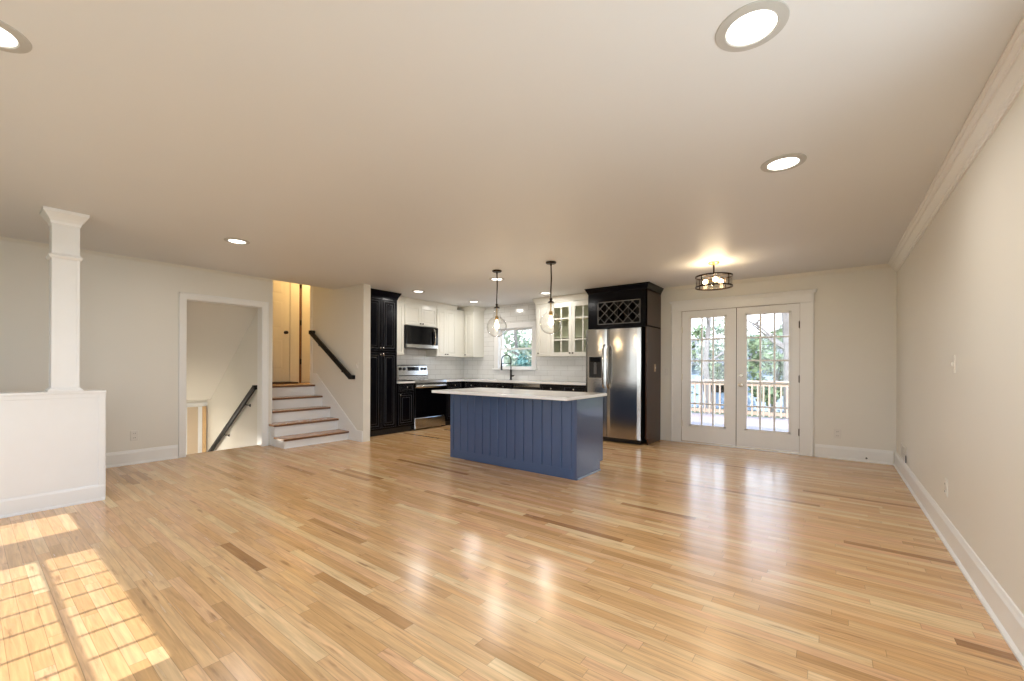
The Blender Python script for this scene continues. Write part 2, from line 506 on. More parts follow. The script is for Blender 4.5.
# doorway casing on the left wall
def casing(name, face, pos, a0, a1, ztop, wd, th, head=None, z0=0, sill=False):
    """flat stepped casing round an opening; face '+X' or '-Y' = direction it faces"""
    sg = 1 if face[0] == '+' else -1
    mb = MB()
    def bx(p0, p1, q0, q1, za, zb, ch=.003):
        if face[1] == 'X': mb.box(pos + sg * p0, pos + sg * p1, q0, q1, za, zb, ch)
        else: mb.box(q0, q1, pos + sg * p0, pos + sg * p1, za, zb, ch)
    hd = head or wd
    for q0, q1 in ((a0 - wd, a0), (a1, a1 + wd)):
        bx(0, th, q0, q1, z0, ztop)
        bx(th - .001, th + .008, q0 + (.0 if q0 < a0 else wd - .018), q0 + (.018 if q0 < a0 else wd), z0, ztop + hd)
    bx(0, th, a0 - wd, a1 + wd, ztop, ztop + hd)
    bx(th - .001, th + .008, a0 - wd, a1 + wd, ztop + hd - .018, ztop + hd)
    return mb
mb = casing('c', '+X', L, 1.745, 2.655, 2.025, .075, .016)
mb.box(L - WT - .004, L + .002, 1.742, 1.752, 0, 2.018).box(L - WT - .004, L + .002, 2.648, 2.658, 0, 2.018).box(L - WT - .004, L + .002, 1.742, 2.658, 2.018, 2.028)
struct('trim_4', mb, M['trim'])
# corner strip at the left wall's end by the stairs, trim at the upper end of the stair wall
struct('trim_5', MB().box(L - WT, L + .003, SY0 - .004, SY0 + .002, .314, H), M['trim'])
struct('trim_6', MB().box(-7.273, -7.36, SY1 - .006, 3.888, .845, 2.95), M['trim'])

# French door casing with a stepped head
mb = casing('c', '-Y', B, DX0, DX1, DZ, .150, .018, .13)
mb.box(DX0 - .175, DX1 + .175, B - .035, B, DZ + .128, DZ + .150, .004).box(DX0 - .185, DX1 + .185, B - .045, B, DZ + .150, DZ + .166, .004)
mb.box(DX0 - .165, DX1 + .165, B - .028, B, DZ - .0, DZ + .012, .003)
mb.box(DX0 - .02, DX0 - .004, B, B + WT, 0, DZ).box(DX1 + .004, DX1 + .02, B, B + WT, 0, DZ).box(DX0 - .02, DX1 + .02, B, B + WT, DZ + .004, DZ + .02)
mb.box(DX0 - .02, DX1 + .02, B + .0, B + WT + .02, -.02, .012)
struct('trim_7', mb, M['trim'])

# ---------------------------------------------------------------- French doors
def french_door(name, x0, x1, label, hinge_side, handle):
    y0, y1 = B + .006, B + .050
    gx0, gx1 = (x0 + .135, x1 - .155) if hinge_side < 0 else (x0 + .130, x1 - .120)
    gz0, gz1 = .287, 1.93
    root = thing(name, label, 'door', ((x0 + x1) / 2, B + .02, 0), kind='structure')
    m = MB(); wall_cells(m, 'Y', y0, y1, x0 + .003, x1 - .003, .014, DZ - .003, [(gx0, gx1, gz0, gz1)])
    m.build('door_leaf', M['white'], root)
    m = MB()
    for s0, s1, t0, t1 in ((gx0 - .022, gx0 + .006, gz0 - .022, gz1 + .022), (gx1 - .006, gx1 + .022, gz0 - .022, gz1 + .022)):
        m.box(s0, s1, y0 - .010, y0 + .004, t0, t1, .003)
    m.box(gx0 - .022, gx1 + .022, y0 - .010, y0 + .004, gz0 - .022, gz0 + .006, .003)
    m.box(gx0 - .022, gx1 + .022, y0 - .010, y0 + .004, gz1 - .006, gz1 + .022, .003)
    m.build('glazing_frame', M['white'], root)
    m = MB()
    for k in (1, 2):
        x = gx0 + (gx1 - gx0) * k / 3
        m.box(x - .012, x + .012, y0 + .004, y0 + .03, gz0, gz1, .003)
    for k in range(1, 5):
        z = gz0 + (gz1 - gz0) * k / 5
        m.box(gx0, gx1, y0 + .0045, y0 + .0295, z - .012, z + .012, .003)
    m.build('muntin_grid', M['white'], root)
    MB().box(gx0, gx1, y0 + .014, y0 + .018, gz0, gz1).build('glass_pane', M['glass'], root)
    hx = x0 if hinge_side < 0 else x1
    for z in (.30, 1.02, 1.755):
        MB().cyl((hx, y0 - .007, z - .05), (hx, y0 - .007, z + .05), .008, seg=8).box(hx - .014, hx + .014, y0 - .004, y0, z - .045, z + .045).build('hinge', M['nickel'] if hinge_side < 0 else M['bronze'], root)
    if handle:
        X = x0 + .065
        k = MB().lathe([(.030, 0), (.030, -.006), (.012, -.012), (.011, -.036), (.024, -.044), (.029, -.056), (.024, -.068), (.008, -.073), (0, -.073)], (X, y0, .92), 'Y', 20)
        k.build('door_knob', M['nickel'], root)
        MB().lathe([(.028, 0), (.028, -.010), (.022, -.016), (0, -.016)], (X, y0, 1.06), 'Y', 20).box(X - .004, X + .004, y0 - .03, y0 - .014, 1.045, 1.075, .002).build('deadbolt', M['nickel'], root)
    MB().box(x0 + .003, x1 - .003, y0 - .004, y0, .014, .03).build('door_sweep', M['nickel'], root)
    return root
d1 = french_door('door_1', DX0, DXM, 'left white fifteen-lite french door without a knob', -1, False)
d2 = french_door('door_2', DXM, DX1, 'right white fifteen-lite french door with nickel knob and deadbolt', 1, True)
MB().box(DXM - .004, DXM + .004, B + .004, B + .040, .014, DZ - .004).build('weatherstrip', M['bronze'], d1)
MB().box(DX0 - .003, DX1 + .003, B + .004, B + .03, DZ - .003, DZ + .004).box(DX0 - .004, DX0 + .003, B + .010, B + .03, .014, DZ).box(DX1 - .003, DX1 + .004, B + .010, B + .03, .014, DZ).build('door_frame_seal', M['tread_edge'], d2)

# ---------------------------------------------------------------- kitchen window
wr = thing('window_1', 'white double-hung kitchen window above the sink', 'window', ((WX0 + WX1) / 2, B, WZ0), kind='structure')
m = MB()
for q0, q1 in ((WX0 - .10, WX0 + .005), (WX1 - .005, WX1 + .10)): m.box(q0, q1, B - .032, B - .006, WZ0, WZ1 - .006, .002)
m.box(WX0 - .10, WX1 + .10, B - .032, B - .006, WZ1 - .005, WZ1 + .10, .004)
m.build('window_casing', M['white'], wr)
MB().box(WX0 - .13, WX1 + .13, B - .06, B + .02, WZ0 - .028, WZ0 + .002, .006).build('window_sill', M['white'], wr)
m = MB()
m.box(WX0, WX0 + .012, B - .006, B + WT, WZ0, WZ1).box(WX1 - .012, WX1, B - .006, B + WT, WZ0, WZ1).box(WX0, WX1, B - .006, B + WT, WZ1 - .012, WZ1).box(WX0, WX1, B, B + WT, WZ0, WZ0 + .012)
m.build('window_jamb', M['white'], wr)
zm = 1.535
for nm, z0, z1, y in (('lower_sash', WZ0 + .012, zm + .018, B + .03), ('upper_sash', zm - .018, WZ1 - .012, B + .065)):
    m = MB(); wall_cells(m, 'Y', y, y + .03, WX0 + .012, WX1 - .012, z0, z1, [(WX0 + .04, WX1 - .04, z0 + .035, z1 - .035)])
    s_ = m.build(nm, M['white'], wr)
    MB().box(WX0 + .04, WX1 - .04, y + .012, y + .016, z0 + .035, z1 - .035).build('glass_pane', M['glass'], s_)

# ---------------------------------------------------------------- front windows behind the camera
for i, (a, c) in enumerate(SASH):
    wr = thing('window_%d' % (i + 2), ['white divided-light front window at the foyer end', 'wide white divided-light front window', 'unseen white divided-light front window nearest the right wall, added for daylight'][i], 'window', ((a + c) / 2, F, FZ0), kind='structure')
    m = MB()
    zb = (.29 - F + .075) * math.tan(SUN_ELEV)
    npane = max(1, round((c - a) / .24))
    zs = [zb - k * (zb - FZ0) / 4 for k in range(0, 4)]
    for k, z in enumerate(zs if i > 0 else []): m.box(a, c, F - .080, F - .066, z - (.012 if k == 0 else .008), z + (.012 if k == 0 else .008))
    if i > 0:
        for k in range(1, npane):
            x = a + (c - a) * k / npane
            m.box(x - .011, x + .011, F - .080, F - .066, FZ0, FZ1)
    if i == 0: m.box(a, c, F - .080, F - .066, 1.2, 1.23)
    m.build('muntin_grid', M['white'], wr)
    MB().box(a, c, F - .076, F - .073, FZ0, FZ1).build('glass_pane', M['glass'], wr)
    casing('c', '+Y', F, a, c, FZ1, .08, .02, z0=FZ0).box(a - .1, c + .1, F, F + .06, FZ0 - .03, FZ0).build('window_casing', M['white'], wr)

wr = thing('window_5', 'unseen wide white window added in the right wall to let in daylight', 'window', (R, .45, .45), kind='structure')
m = MB()
for k in range(0, 5):
    y = RWIN[0] + .02 + (RWIN[1] - RWIN[0] - .04) * k / 4
    m.box(R + .05, R + .09, y - .02, y + .02, RWIN[2], RWIN[3])
for z in (RWIN[2] + .02, RWIN[3] - .02): m.box(R + .052, R + .088, RWIN[0], RWIN[1], z - .02, z + .02)
m.build('window_frame', M['white'], wr)
MB().box(R + .068, R + .072, RWIN[0], RWIN[1], RWIN[2], RWIN[3]).build('glass_pane', M['glass'], wr)
casing('c', '-X', R, RWIN[0], RWIN[1], RWIN[3], .08, .02, z0=RWIN[2]).box(R - .06, R, RWIN[0] - .1, RWIN[1] + .1, RWIN[2] - .03, RWIN[2]).build('window_casing', M['white'], wr)

# ================================================================== STAIRS
st = thing('staircase', 'short flight of oak treads with white risers up to the hall', 'stairs', (-6.6, 3.2, 0), kind='structure')
NX = [-6.100, -6.400, -6.654, -6.905, -7.155]
NZ = [.137, .314, .488, .664, .845]
for k in range(4):
    yl = 2.745 if k < 2 else SY0 + .004
    back = NX[k + 1] - .03 if k < 4 else -7.4
    # riser block
    m = MB().box(NX[k] - .028, back, yl + .018 if k < 2 else yl, SY1 - .002, 0 if k < 2 else NZ[k - 1] - .02, NZ[k] - .030)
    if k < 2: m.box(NX[k] - .020, NX[k] - .032, yl + .012, SY1 - .002, 0, .012)
    m.build('riser', M['white'], st)
    t_ = MB().box(NX[k], back + .002, yl, SY1 - .002, NZ[k] - .030, NZ[k], .008).build('tread', M['tread'], st)
    MB().box(NX[k] + .002, NX[k] - .012, yl - .002, SY1 - .002, NZ[k] - .031, NZ[k] - .004, .003).build('nosing', M['tread_edge'], t_)
m = MB().box(NX[4] - .028, NX[4] - .045, SY0 + .004, SY1 - .002, NZ[3] - .02, NZ[4] - .03).build('riser', M['white'], st)
MB().box(NX[4] + .002, NX[4] - .03, SY0 + .004, SY1 - .002, NZ[4] - .031, NZ[4] - .001, .004).build('nosing', M['tread_edge'], st)
# skirt board on the stair wall
sk = [(-5.93, 0), (-6.06, .0), (-7.273, .80), (-7.273, 1.02), (-7.18, 1.02), (-6.02, .27), (-5.87, .175), (-5.75, .17), (-5.75, 0)]
MB().prism([(-5.745, 0), (-7.273, 0), (-7.273, 1.04), (-7.14, 1.04), (-5.96, .215), (-5.90, .170), (-5.745, .168)], 'Y', SY1 - .014, SY1).build('skirt_board', M['white'], st)
# hall
struct('floor_hall', MB().box(NX[4] - .03, -8.35, SY0 + .002, 6.0, .70, .845), M['floor'])
struct('wall_hall', MB().box(-8.2, -8.35, SY0, 6.0, .845, 3.4).box(L - WT, -9.2, 2.72, SY0, -1.7, 3.4).box(L, L - WT, 2.72, SY0, H + .1, 3.4).box(-7.2, -8.35, 6.0, 6.1, .6, 3.4).box(-7.12, -7.273, 3.88, 6.0, .6, 3.4), M['wall'])
struct('ceiling_hall', MB().box(L, -8.35, 2.72, 6.1, 3.3, 3.4).box(L + .0, L - .02, SY0, SY1, H + .1, 3.3), M['ceil'])
XF = -8.2
def six_panel(name, y0, y1, z0, z1, label, knob_y=None):
    r = thing(name, label, 'door', (XF, (y0 + y1) / 2, z0), kind='structure')
    m = MB().box(XF + .002, XF + .022, y0, y1, z0, z1)
    wd = (y1 - y0)
    for c0, c1 in ((y0 + .10, y0 + wd / 2 - .045), (y0 + wd / 2 + .045, y1 - .10)):
        for a, c in ((.22, .80), (.98, 1.52), (1.62, 1.88)):
            m.panel('+X', c0, c1, z0 + a, z0 + c, XF + .020, [(0, 0), (0, .003), (.008, -.006 + .003), (.030, .001), (.05, .006)])
    m.build('door_leaf', M['hall_door'], r)
    if knob_y: MB().lathe([(.03, 0), (.03, .006), (.011, .012), (.011, .04), (.027, .05), (.03, .06), (.02, .072), (0, .074)], (XF + .022, knob_y, z0 + .92), 'X', 16).build('door_knob', M['bronze'], r)
    return r
six_panel('door_3', 3.0, 3.775, .875, 2.90, 'cream six-panel hall door with a dark knob at the top of the stairs', 3.70)
d4 = six_panel('door_4', 4.01, 4.72, .86, 2.90, 'cream six-panel hall door hinged beside the stair wall')
MB().box(XF, XF + .03, 3.785, 3.955, .845, 2.98, .004).box(XF, XF + .03, 2.92, 2.99, .845, 2.98, .004).box(XF, XF + .03, 2.92, 3.955, 2.91, 2.99, .004).build('trim_8', M['hall_door'], None, kind='structure')
m = MB().box(XF + .001, XF + .012, 3.965, 4.008, .845, 2.9)
m.build('hinge_gap', M['tread_edge'], d4)
for z in (1.25, 2.0, 2.72): MB().cyl((XF + .030, 3.985, z - .05), (XF + .030, 3.985, z + .05), .016, seg=8).build('hinge', M['bronze'], d4)
MB().box(XF + .05, XF + .45, 3.05, 3.74, .846, .872, .004).build('dark_slab', M['slab_dark'], None, label='dark slab standing in for the dark line under the hall door at the top of the stairs', category='slab')  # thin dark slab stands in for the dark line under the door
# lower stairwell behind the doorway
struct('wall_stairwell', MB().box(L - WT, -9.2, 1.55, 1.68, -1.7, 2.5).box(-9.05, -9.2, 1.68, 2.72, -1.7, 2.5), M['wall'])
struct('ceiling_stairwell', MB().prism([(L - WT, 2.145), (-8.85, .568), (-9.06, .568), (-9.06, .70), (L - WT, 2.46)], 'Y', 1.68, 2.72), M['wall'])
struct('floor_stairwell', MB().box(L - WT, -9.2, 1.55, 2.75, -1.75, -1.62), M['floor'])
bs = thing('basement_stairs', 'oak stairs going down behind the doorway in the left wall', 'stairs', (-7.8, 2.2, -1.62), kind='structure')
for k in range(9):
    x = L - WT - .002 - .235 * k; z = -.18 * (k + 1)
    if z < -1.6: break
    MB().box(x, x - .255, 1.70, 2.70, z - .03, z, .006).build('tread', M['tread'], bs)
    MB().box(x - .236, x - .25, 1.70, 2.70, z - .18, z - .03).build('riser', M['white'], bs)
m = MB().box(-9.05, -9.03, 2.36, 2.42, -1.62, .47).box(-9.05, -9.03, 2.36, 2.72, .43, .50)
m.build('trim_9', M['trim'], None, kind='structure')
r = thing('door_5', 'narrow beige door at the foot of the lower stairs', 'door', (-9.03, 2.52, -1.62), kind='structure')
MB().box(-9.05, -9.035, 2.42, 2.58, -1.62, .43, .003).build('door_leaf', mat('beige_door', (.62, .50, .36), .5), r)
MB().box(-9.05, -9.02, 2.58, 2.64, -1.62, .43, .003).build('door_stile', M['white'], r)
MB().box(-9.05, -9.01, 2.64, 2.70, -1.62, .43, .003).build('door_jamb', M['pine'], r, label='yellow pine door jamb')

# handrails
def handrail(name, label, p0, p1, wall_y, sgn, brackets, r=.024):
    root = thing(name, label, 'handrail', p0)
    a, c = Vector(p0), Vector(p1)
    d = (c - a).normalized()
    n = Vector((-d.z, 0, d.x))
    m = MB()
    hw, hh = .024, .036
    def ring(p): return [p + Vector((0, hw, 0)) + n * hh * .6, p + Vector((0, hw * .6, 0)) + n * hh, p + Vector((0, -hw * .6, 0)) + n * hh, p + Vector((0, -hw, 0)) + n * hh * .6,
                         p + Vector((0, -hw, 0)) - n * hh * .5, p + Vector((0, -hw * .7, 0)) - n * hh, p + Vector((0, hw * .7, 0)) - n * hh, p + Vector((0, hw, 0)) - n * hh * .5]
    vs = ring(a) + ring(c)
    m.add(vs, [[0, 1, 2, 3, 4, 5, 6, 7][::-1], [8, 9, 10, 11, 12, 13, 14, 15]] + [(i, (i + 1) % 8, 8 + (i + 1) % 8, 8 + i) for i in range(8)])
    m.build('rail', M['black_metal'], root)
    for p in (p0, p1):
        p = Vector(p)
        MB().box(p.x - .035, p.x + .035, min(p.y - .022, wall_y), max(p.y + .022, wall_y), p.z - .032, p.z + .032, .008).build('return_end', M['black_metal'], root)
    for t in brackets:
        q = a.lerp(c, t)
        MB().tube([q - n * .0 - Vector((0, 0, .028)), q - Vector((0, 0, .07)), Vector((q.x, wall_y, q.z - .085))], .007, 8).lathe([(.024, 0), (.024, -.006 * sgn), (.008, -.012 * sgn)], (q.x, wall_y, q.z - .085), 'Y', 14).build('bracket', M['black_metal'], root)
    return root
handrail('handrail', 'black handrail on the white wall above the oak steps', (-7.22, SY1 - .065, 1.755), (-5.985, SY1 - .065, .995), SY1, 1, (.22, .8))
handrail('handrail', 'black handrail going down inside the left doorway', (-6.85, 2.655, .845), (-8.95, 2.655, -.53), 2.72, 1, (.15, .55))

# ================================================================== HALF WALL + COLUMN
m = MB().box(-5.05, -5.20, F, .76, 0, .93)
struct('wall_half', m, M['white'])
m = MB().box(-5.035, -5.215, F, .772, .93, .952, .004).box(-5.05, -5.042, .725, .765, .0, .93, .002).box(-5.05, -5.20, .76, .772, 0, .93, .003).box(-5.05, -5.044, F, .725, .895, .93, .002)
m.prism([(-5.05, 0), (-5.030, 0), (-5.030, .012), (-5.036, .02), (-5.036, .12), (-5.042, .135), (-5.05, .138)], 'Y', F, .765)
struct('trim_10', m, M['white'])
cl = thing('square_column', 'white square column standing on the half wall', 'column', (-5.125, .527, .952))
cx0, cx1, cy0, cy1 = -5.05, -5.20, .446, .607
m = MB().box(cx0, cx1, cy0, cy1, .952, H)
for ya, yb in ((cy0, cy0 + .018), (cy1 - .018, cy1)): m.box(cx0, cx0 + .005, ya, yb, .952, 2.30)
m.build('shaft', M['white'], cl)
def flare(x0, x1, y0, y1, prof):
    m = MB(); vs = []
    for o, z in prof: vs += [(x0 + o, y0 - o, z), (x0 + o, y1 + o, z), (x1 - o, y1 + o, z), (x1 - o, y0 - o, z)]
    n = len(prof)
    m.add(vs, [(i * 4 + k, i * 4 + (k + 1) % 4, (i + 1) * 4 + (k + 1) % 4, (i + 1) * 4 + k) for i in range(n - 1) for k in range(4)] + [(0, 1, 2, 3), tuple(4 * n - 4 + k for k in range(4))])
    return m
flare(cx0, cx1, cy0, cy1, [(.001, 2.325), (.006, 2.33), (.010, 2.35), (.022, 2.375), (.042, 2.405), (.050, 2.415), (.052, H - .001)]).build('capital', M['white'], cl)
flare(cx0, cx1, cy0, cy1, [(.001, 2.045), (.010, 2.05), (.018, 2.062), (.018, 2.072), (.008, 2.082), (.001, 2.09)]).build('neck_molding', M['white'], cl)
flare(cx0, cx1, cy0, cy1, [(.022, .952), (.020, .965), (.006, .978), (.001, .985)]).build('base_molding', M['white'], cl)

# ================================================================== KITCHEN
FX = -6.0            # left run door faces
def knob(c, face, parent, material=None, r=.013):
    sg = 1 if face[0] == '+' else -1
    MB().lathe([(.007, 0), (.006, .012 * sg), (r, .018 * sg), (r, .026 * sg), (r * .6, .030 * sg), (0, .030 * sg)], c, face[1], 14).build('knob', material or M['chrome'], parent)
RAISED = [(0, 0), (0, .016), (.003, .019), (.048, .019), (.054, .011), (.060, .010), (.074, .010), (.088, .018), (.092, .019)]
SHAKER = [(0, 0), (0, .017), (.002, .019), (.052, .019), (.056, .009), (.060, .008), (.066, .008), (.078, .014)]
def door(face, a0, a1, z0, z1, base, material, parent, prof=RAISED, name='door', knob_at=None, kmat=None, gap=.0015):
    w_ = min(a1 - a0, z1 - z0)
    pr = [(min(i * min(1, w_ / .23), w_ * .45), o) for i, o in prof]
    d = MB().panel(face, a0 + gap, a1 - gap, z0 + gap, z1 - gap, base, pr).build(name, material, parent)
    if material is M['black_wood'] and prof is RAISED:  # grey strips paint edge highlights onto the black doors
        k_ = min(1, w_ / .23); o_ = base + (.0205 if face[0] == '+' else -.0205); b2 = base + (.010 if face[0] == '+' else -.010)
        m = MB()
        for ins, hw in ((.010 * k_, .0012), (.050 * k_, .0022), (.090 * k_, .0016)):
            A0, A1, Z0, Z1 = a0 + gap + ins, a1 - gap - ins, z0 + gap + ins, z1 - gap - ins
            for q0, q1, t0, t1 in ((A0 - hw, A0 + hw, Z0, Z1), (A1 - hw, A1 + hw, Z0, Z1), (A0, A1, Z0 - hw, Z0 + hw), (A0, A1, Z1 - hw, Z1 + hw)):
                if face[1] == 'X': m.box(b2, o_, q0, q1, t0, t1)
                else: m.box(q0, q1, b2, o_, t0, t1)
        m.build('highlight_bead', M['bead'], d, label='grey bead line painting in the edge highlight')
    if knob_at:
        sg = 1 if face[0] == '+' else -1
        p = base + sg * .019
        c = (p, knob_at[0], knob_at[1]) if face[1] == 'X' else (knob_at[0], p, knob_at[1])
        knob(c, face, d, kmat)
    return d
def crown_x(mb, xf, y0, y1, z0, z1, out, ends=(0, 0)):
    """cabinet crown facing +X, with small returns"""
    prof = [(0, z0), (out * .15, z0), (out * .2, z0 + (z1 - z0) * .2), (out * .45, z0 + (z1 - z0) * .45), (out * .8, z0 + (z1 - z0) * .75), (out, z0 + (z1 - z0) * .8), (out, z1)]
    return prof
def crown_ring(x0, x1, y0, y1, z0, z1, out, sides):
    """tapering crown; sides: which of '+X','-X','+Y','-Y' flare out"""
    prof = [(.0, z0), (.12, z0), (.16, z0 + .18 * (z1 - z0)), (.42, z0 + .42 * (z1 - z0)), (.80, z0 + .74 * (z1 - z0)), (.84, z0 + .84 * (z1 - z0)), (1, z0 + .88 * (z1 - z0)), (1, z1)]
    m = MB(); vs = []
    for o, z in prof:
        o *= out
        a0 = x0 - (o if '-X' in sides else 0); a1 = x1 + (o if '+X' in sides else 0)
        b0 = y0 - (o if '-Y' in sides else 0); b1 = y1 + (o if '+Y' in sides else 0)
        vs += [(a0, b0, z), (a1, b0, z), (a1, b1, z), (a0, b1, z)]
    n = len(prof)
    m.add(vs, [(i * 4 + k, i * 4 + (k + 1) % 4, (i + 1) * 4 + (k + 1) % 4, (i + 1) * 4 + k) for i in range(n - 1) for k in range(4)] + [(0, 1, 2, 3), tuple(4 * n - 4 + k for k in range(4))])
    return m

# tile: window wall full height, side wall between counter and uppers
TT = .006
m = MB(); wall_cells(m, 'Y', B - TT, B, L + TT, -3.19, .90, H, [(WX0, WX1, WZ0, WZ1)])
struct('trim_11', m, M['tile_y'])
struct('trim_12', MB().box(L, L + TT, 4.60, B, .90, 1.72), M['tile_x'])

# pantry
PY0, PY1 = 3.886, 4.602
pt = thing('pantry_cabinet', 'tall black pantry cabinet beside the stair wall', 'cabinet', (-6.29, (PY0 + PY1) / 2, 0))
MB().box(FX - .020, L + .003, PY0, PY1, .10, 2.33, .002).build('body', M['black_wood'], pt)
MB().box(FX - .075, L + .003, PY0, PY1, 0, .10).build('toe_kick', M['black'], pt)
ym = 4.275
for a0, a1, ky in ((PY0 + .06, ym, ym - .03), (ym, PY1 - .02, ym + .03)):
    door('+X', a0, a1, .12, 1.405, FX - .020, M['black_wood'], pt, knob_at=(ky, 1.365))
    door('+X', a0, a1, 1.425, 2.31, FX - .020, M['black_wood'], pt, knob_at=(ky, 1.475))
crown_ring(L + .003, FX - .018, PY0, PY1, 2.32, H - .003, .052, ('+X', '+Y')).build('crown', M['black_wood'], pt)

CT = .90
def base_x(name, label, y0, y1, parts):
    c = thing(name, label, 'cabinet', (-6.29, (y0 + y1) / 2, 0))
    MB().box(FX - .020, L + .008, y0, y1, .10, CT - .032).build('body', M['black_wood'], c)
    MB().box(FX - .075, L + .008, y0, y1, 0, .10).build('toe_kick', M['black'], c)
    return c
c = base_x('base_cabinet', 'narrow black base cabinet between the pantry and the range', PY1 + .003, 4.972, 0)
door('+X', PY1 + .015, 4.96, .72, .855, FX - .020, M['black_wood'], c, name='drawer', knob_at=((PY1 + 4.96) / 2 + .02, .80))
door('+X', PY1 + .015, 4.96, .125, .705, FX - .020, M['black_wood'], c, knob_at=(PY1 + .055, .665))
MB().box(FX + .022, L + .007, PY1 + .003, 4.974, CT - .032, CT, .003).build('countertop', M['quartz'], None, label='short white quartz countertop left of the range', category='countertop')

# range
RY0, RY1 = 4.980, 5.745
rg = thing('range', 'stainless and black glass electric range against the left kitchen wall', 'stove', (-6.25, (RY0 + RY1) / 2, 0))
MB().box(-6.03, L + .03, RY0, RY1, .022, .905, .003).build('body', M['black'], rg)
MB().box(-6.02, L + .10, RY0 + .004, RY1 - .004, .905, .918, .004).build('cooktop', M['black_glass'], rg)
MB().panel('+X', RY0 + .004, RY1 - .004, .235, .775, -6.03, [(0, 0), (0, .030), (.006, .036), (.020, .036)]).build('oven_door', M['black_glass'], rg)
MB().prism([(-6.06, .775), (-5.985, .775), (-5.965, .80), (-5.965, .87), (-5.985, .91), (-6.03, .921), (-6.06, .921)], 'Y', RY0, RY1).build('front_fascia', M['steel'], rg)
MB().tube([(-5.985, RY0 + .03, .80), (-5.945, RY0 + .05, .80), (-5.932, RY0 + .12, .80), (-5.925, (RY0 + RY1) / 2, .80), (-5.932, RY1 - .12, .80), (-5.945, RY1 - .05, .80), (-5.985, RY1 - .03, .80)], .030, 12).build('handle', M['steel'], rg)
MB().panel('+X', RY0 + .004, RY1 - .004, .028, .222, -6.03, [(0, 0), (0, .028), (.008, .034), (.02, .034)]).build('storage_drawer', M['steel'], rg)
bgm = MB().prism([(L + .03, .918), (L + .12, .918), (L + .115, 1.0), (L + .075, 1.18), (L + .06, 1.195), (L + .03, 1.195)], 'Y', RY0, RY1 - .05)
bgd = bgm.build('backguard', M['steel'], rg)
def slopex(z): return L + .115 - .040 * (z - 1.0) / .18
m = MB()
for za, zb, ya, yb in ((1.085, 1.155, RY0 + .225, RY1 - .265),):
    m.add([(slopex(za) + .002, ya, za), (slopex(za) + .002, yb, za), (slopex(zb) + .002, yb, zb), (slopex(zb) + .002, ya, zb), (slopex(za) - .01, ya, za), (slopex(za) - .01, yb, za), (slopex(zb) - .01, yb, zb), (slopex(zb) - .01, ya, zb)],
          [(0, 1, 2, 3), (4, 5, 6, 7), (0, 1, 5, 4), (1, 2, 6, 5), (2, 3, 7, 6), (3, 0, 4, 7)])
m.build('display', M['black_glass'], bgd)
for y in (RY0 + .055, RY0 + .145, RY1 - .185, RY1 - .105):
    MB().lathe([(.027, 0), (.025, .022), (.010, .026), (0, .026)], (slopex(1.12), y, 1.12), 'X', 16).build('control_knob', M['black'], bgd)
MB().box(L + .118, L + .123, RY0 + .01, RY1 - .06, .985, 1.0).build('vent_slot', M['black'], bgd)
for y in (RY0 + .2, RY1 - .2):
    for x, rr in ((-6.17, .10), (-6.37, .075)):
        MB().lathe([(rr, 0), (rr, .001), (rr - .006, .001), (rr - .006, 0)], (x, y, .918), 'Z', 28, cap=False).build('burner_ring', M['nickel'], rg)
for x in (-6.05, -6.5):
    for y in (RY0 + .05, RY1 - .05): MB().lathe([(.018, 0), (.018, .026)], (x, y, 0), 'Z', 12).build('foot', M['black'], rg)

# corner base + window run
c = thing('base_cabinet', 'black corner base cabinet to the right of the range', 'cabinet', (-6.29, 6.3, 0))
MB().box(FX - .020, L + .008, 5.753, B - .008, .10, CT - .032).build('body', M['black_wood'], c)
MB().box(FX - .075, L + .008, 5.753, B - .008, 0, .10).build('toe_kick', M['black'], c)
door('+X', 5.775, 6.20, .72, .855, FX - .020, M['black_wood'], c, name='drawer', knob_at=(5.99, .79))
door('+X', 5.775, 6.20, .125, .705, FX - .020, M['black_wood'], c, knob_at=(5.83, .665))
FY = 6.24
def base_y(label, x0, x1, doors, sink=False):
    c = thing('base_cabinet', label, 'cabinet', ((x0 + x1) / 2, 6.53, 0))
    MB().box(x0, x1, FY + .020, B - .008, .10, CT - .032).build('body', M['black_wood'], c)
    MB().box(x0, x1, FY + .075, B - .008, 0, .10).build('toe_kick', M['black'], c)
    n = doors; w_ = (x1 - x0 - .02) / n
    for k in range(n):
        a0 = x0 + .01 + k * w_; a1 = a0 + w_
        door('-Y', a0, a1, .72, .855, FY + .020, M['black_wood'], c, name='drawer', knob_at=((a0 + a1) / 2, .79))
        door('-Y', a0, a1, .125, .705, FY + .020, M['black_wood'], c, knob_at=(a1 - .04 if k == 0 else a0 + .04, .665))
    return c
base_y('black sink base cabinet below the kitchen window', -5.975, -4.73, 3)
dw = thing('dishwasher', 'black dishwasher with steel control strip under the window counter', 'dishwasher', (-4.42, 6.53, 0))
MB().box(-4.722, -4.118, FY + .022, B - .02, .10, CT - .034).build('body', M['black'], dw)
MB().panel('-Y', -4.718, -4.122, .11, .80, FY + .022, [(0, 0), (0, .018), (.006, .022), (.02, .022)]).build('door', M['black'], dw)
MB().box(-4.718, -4.122, FY - .004, FY + .022, .802, .862, .004).build('control_panel', M['steel'], dw)
MB().box(-4.722, -4.118, FY + .075, B - .02, 0, .10).build('toe_kick', M['black'], dw)
base_y('black base cabinet between the dishwasher and the refrigerator', -4.11, -3.205, 2)
SK = (-5.45, -4.80, 6.33, 6.66)
m = MB().box(FX + .022, L + .007, 5.752, B - .007, CT - .032, CT, .003)
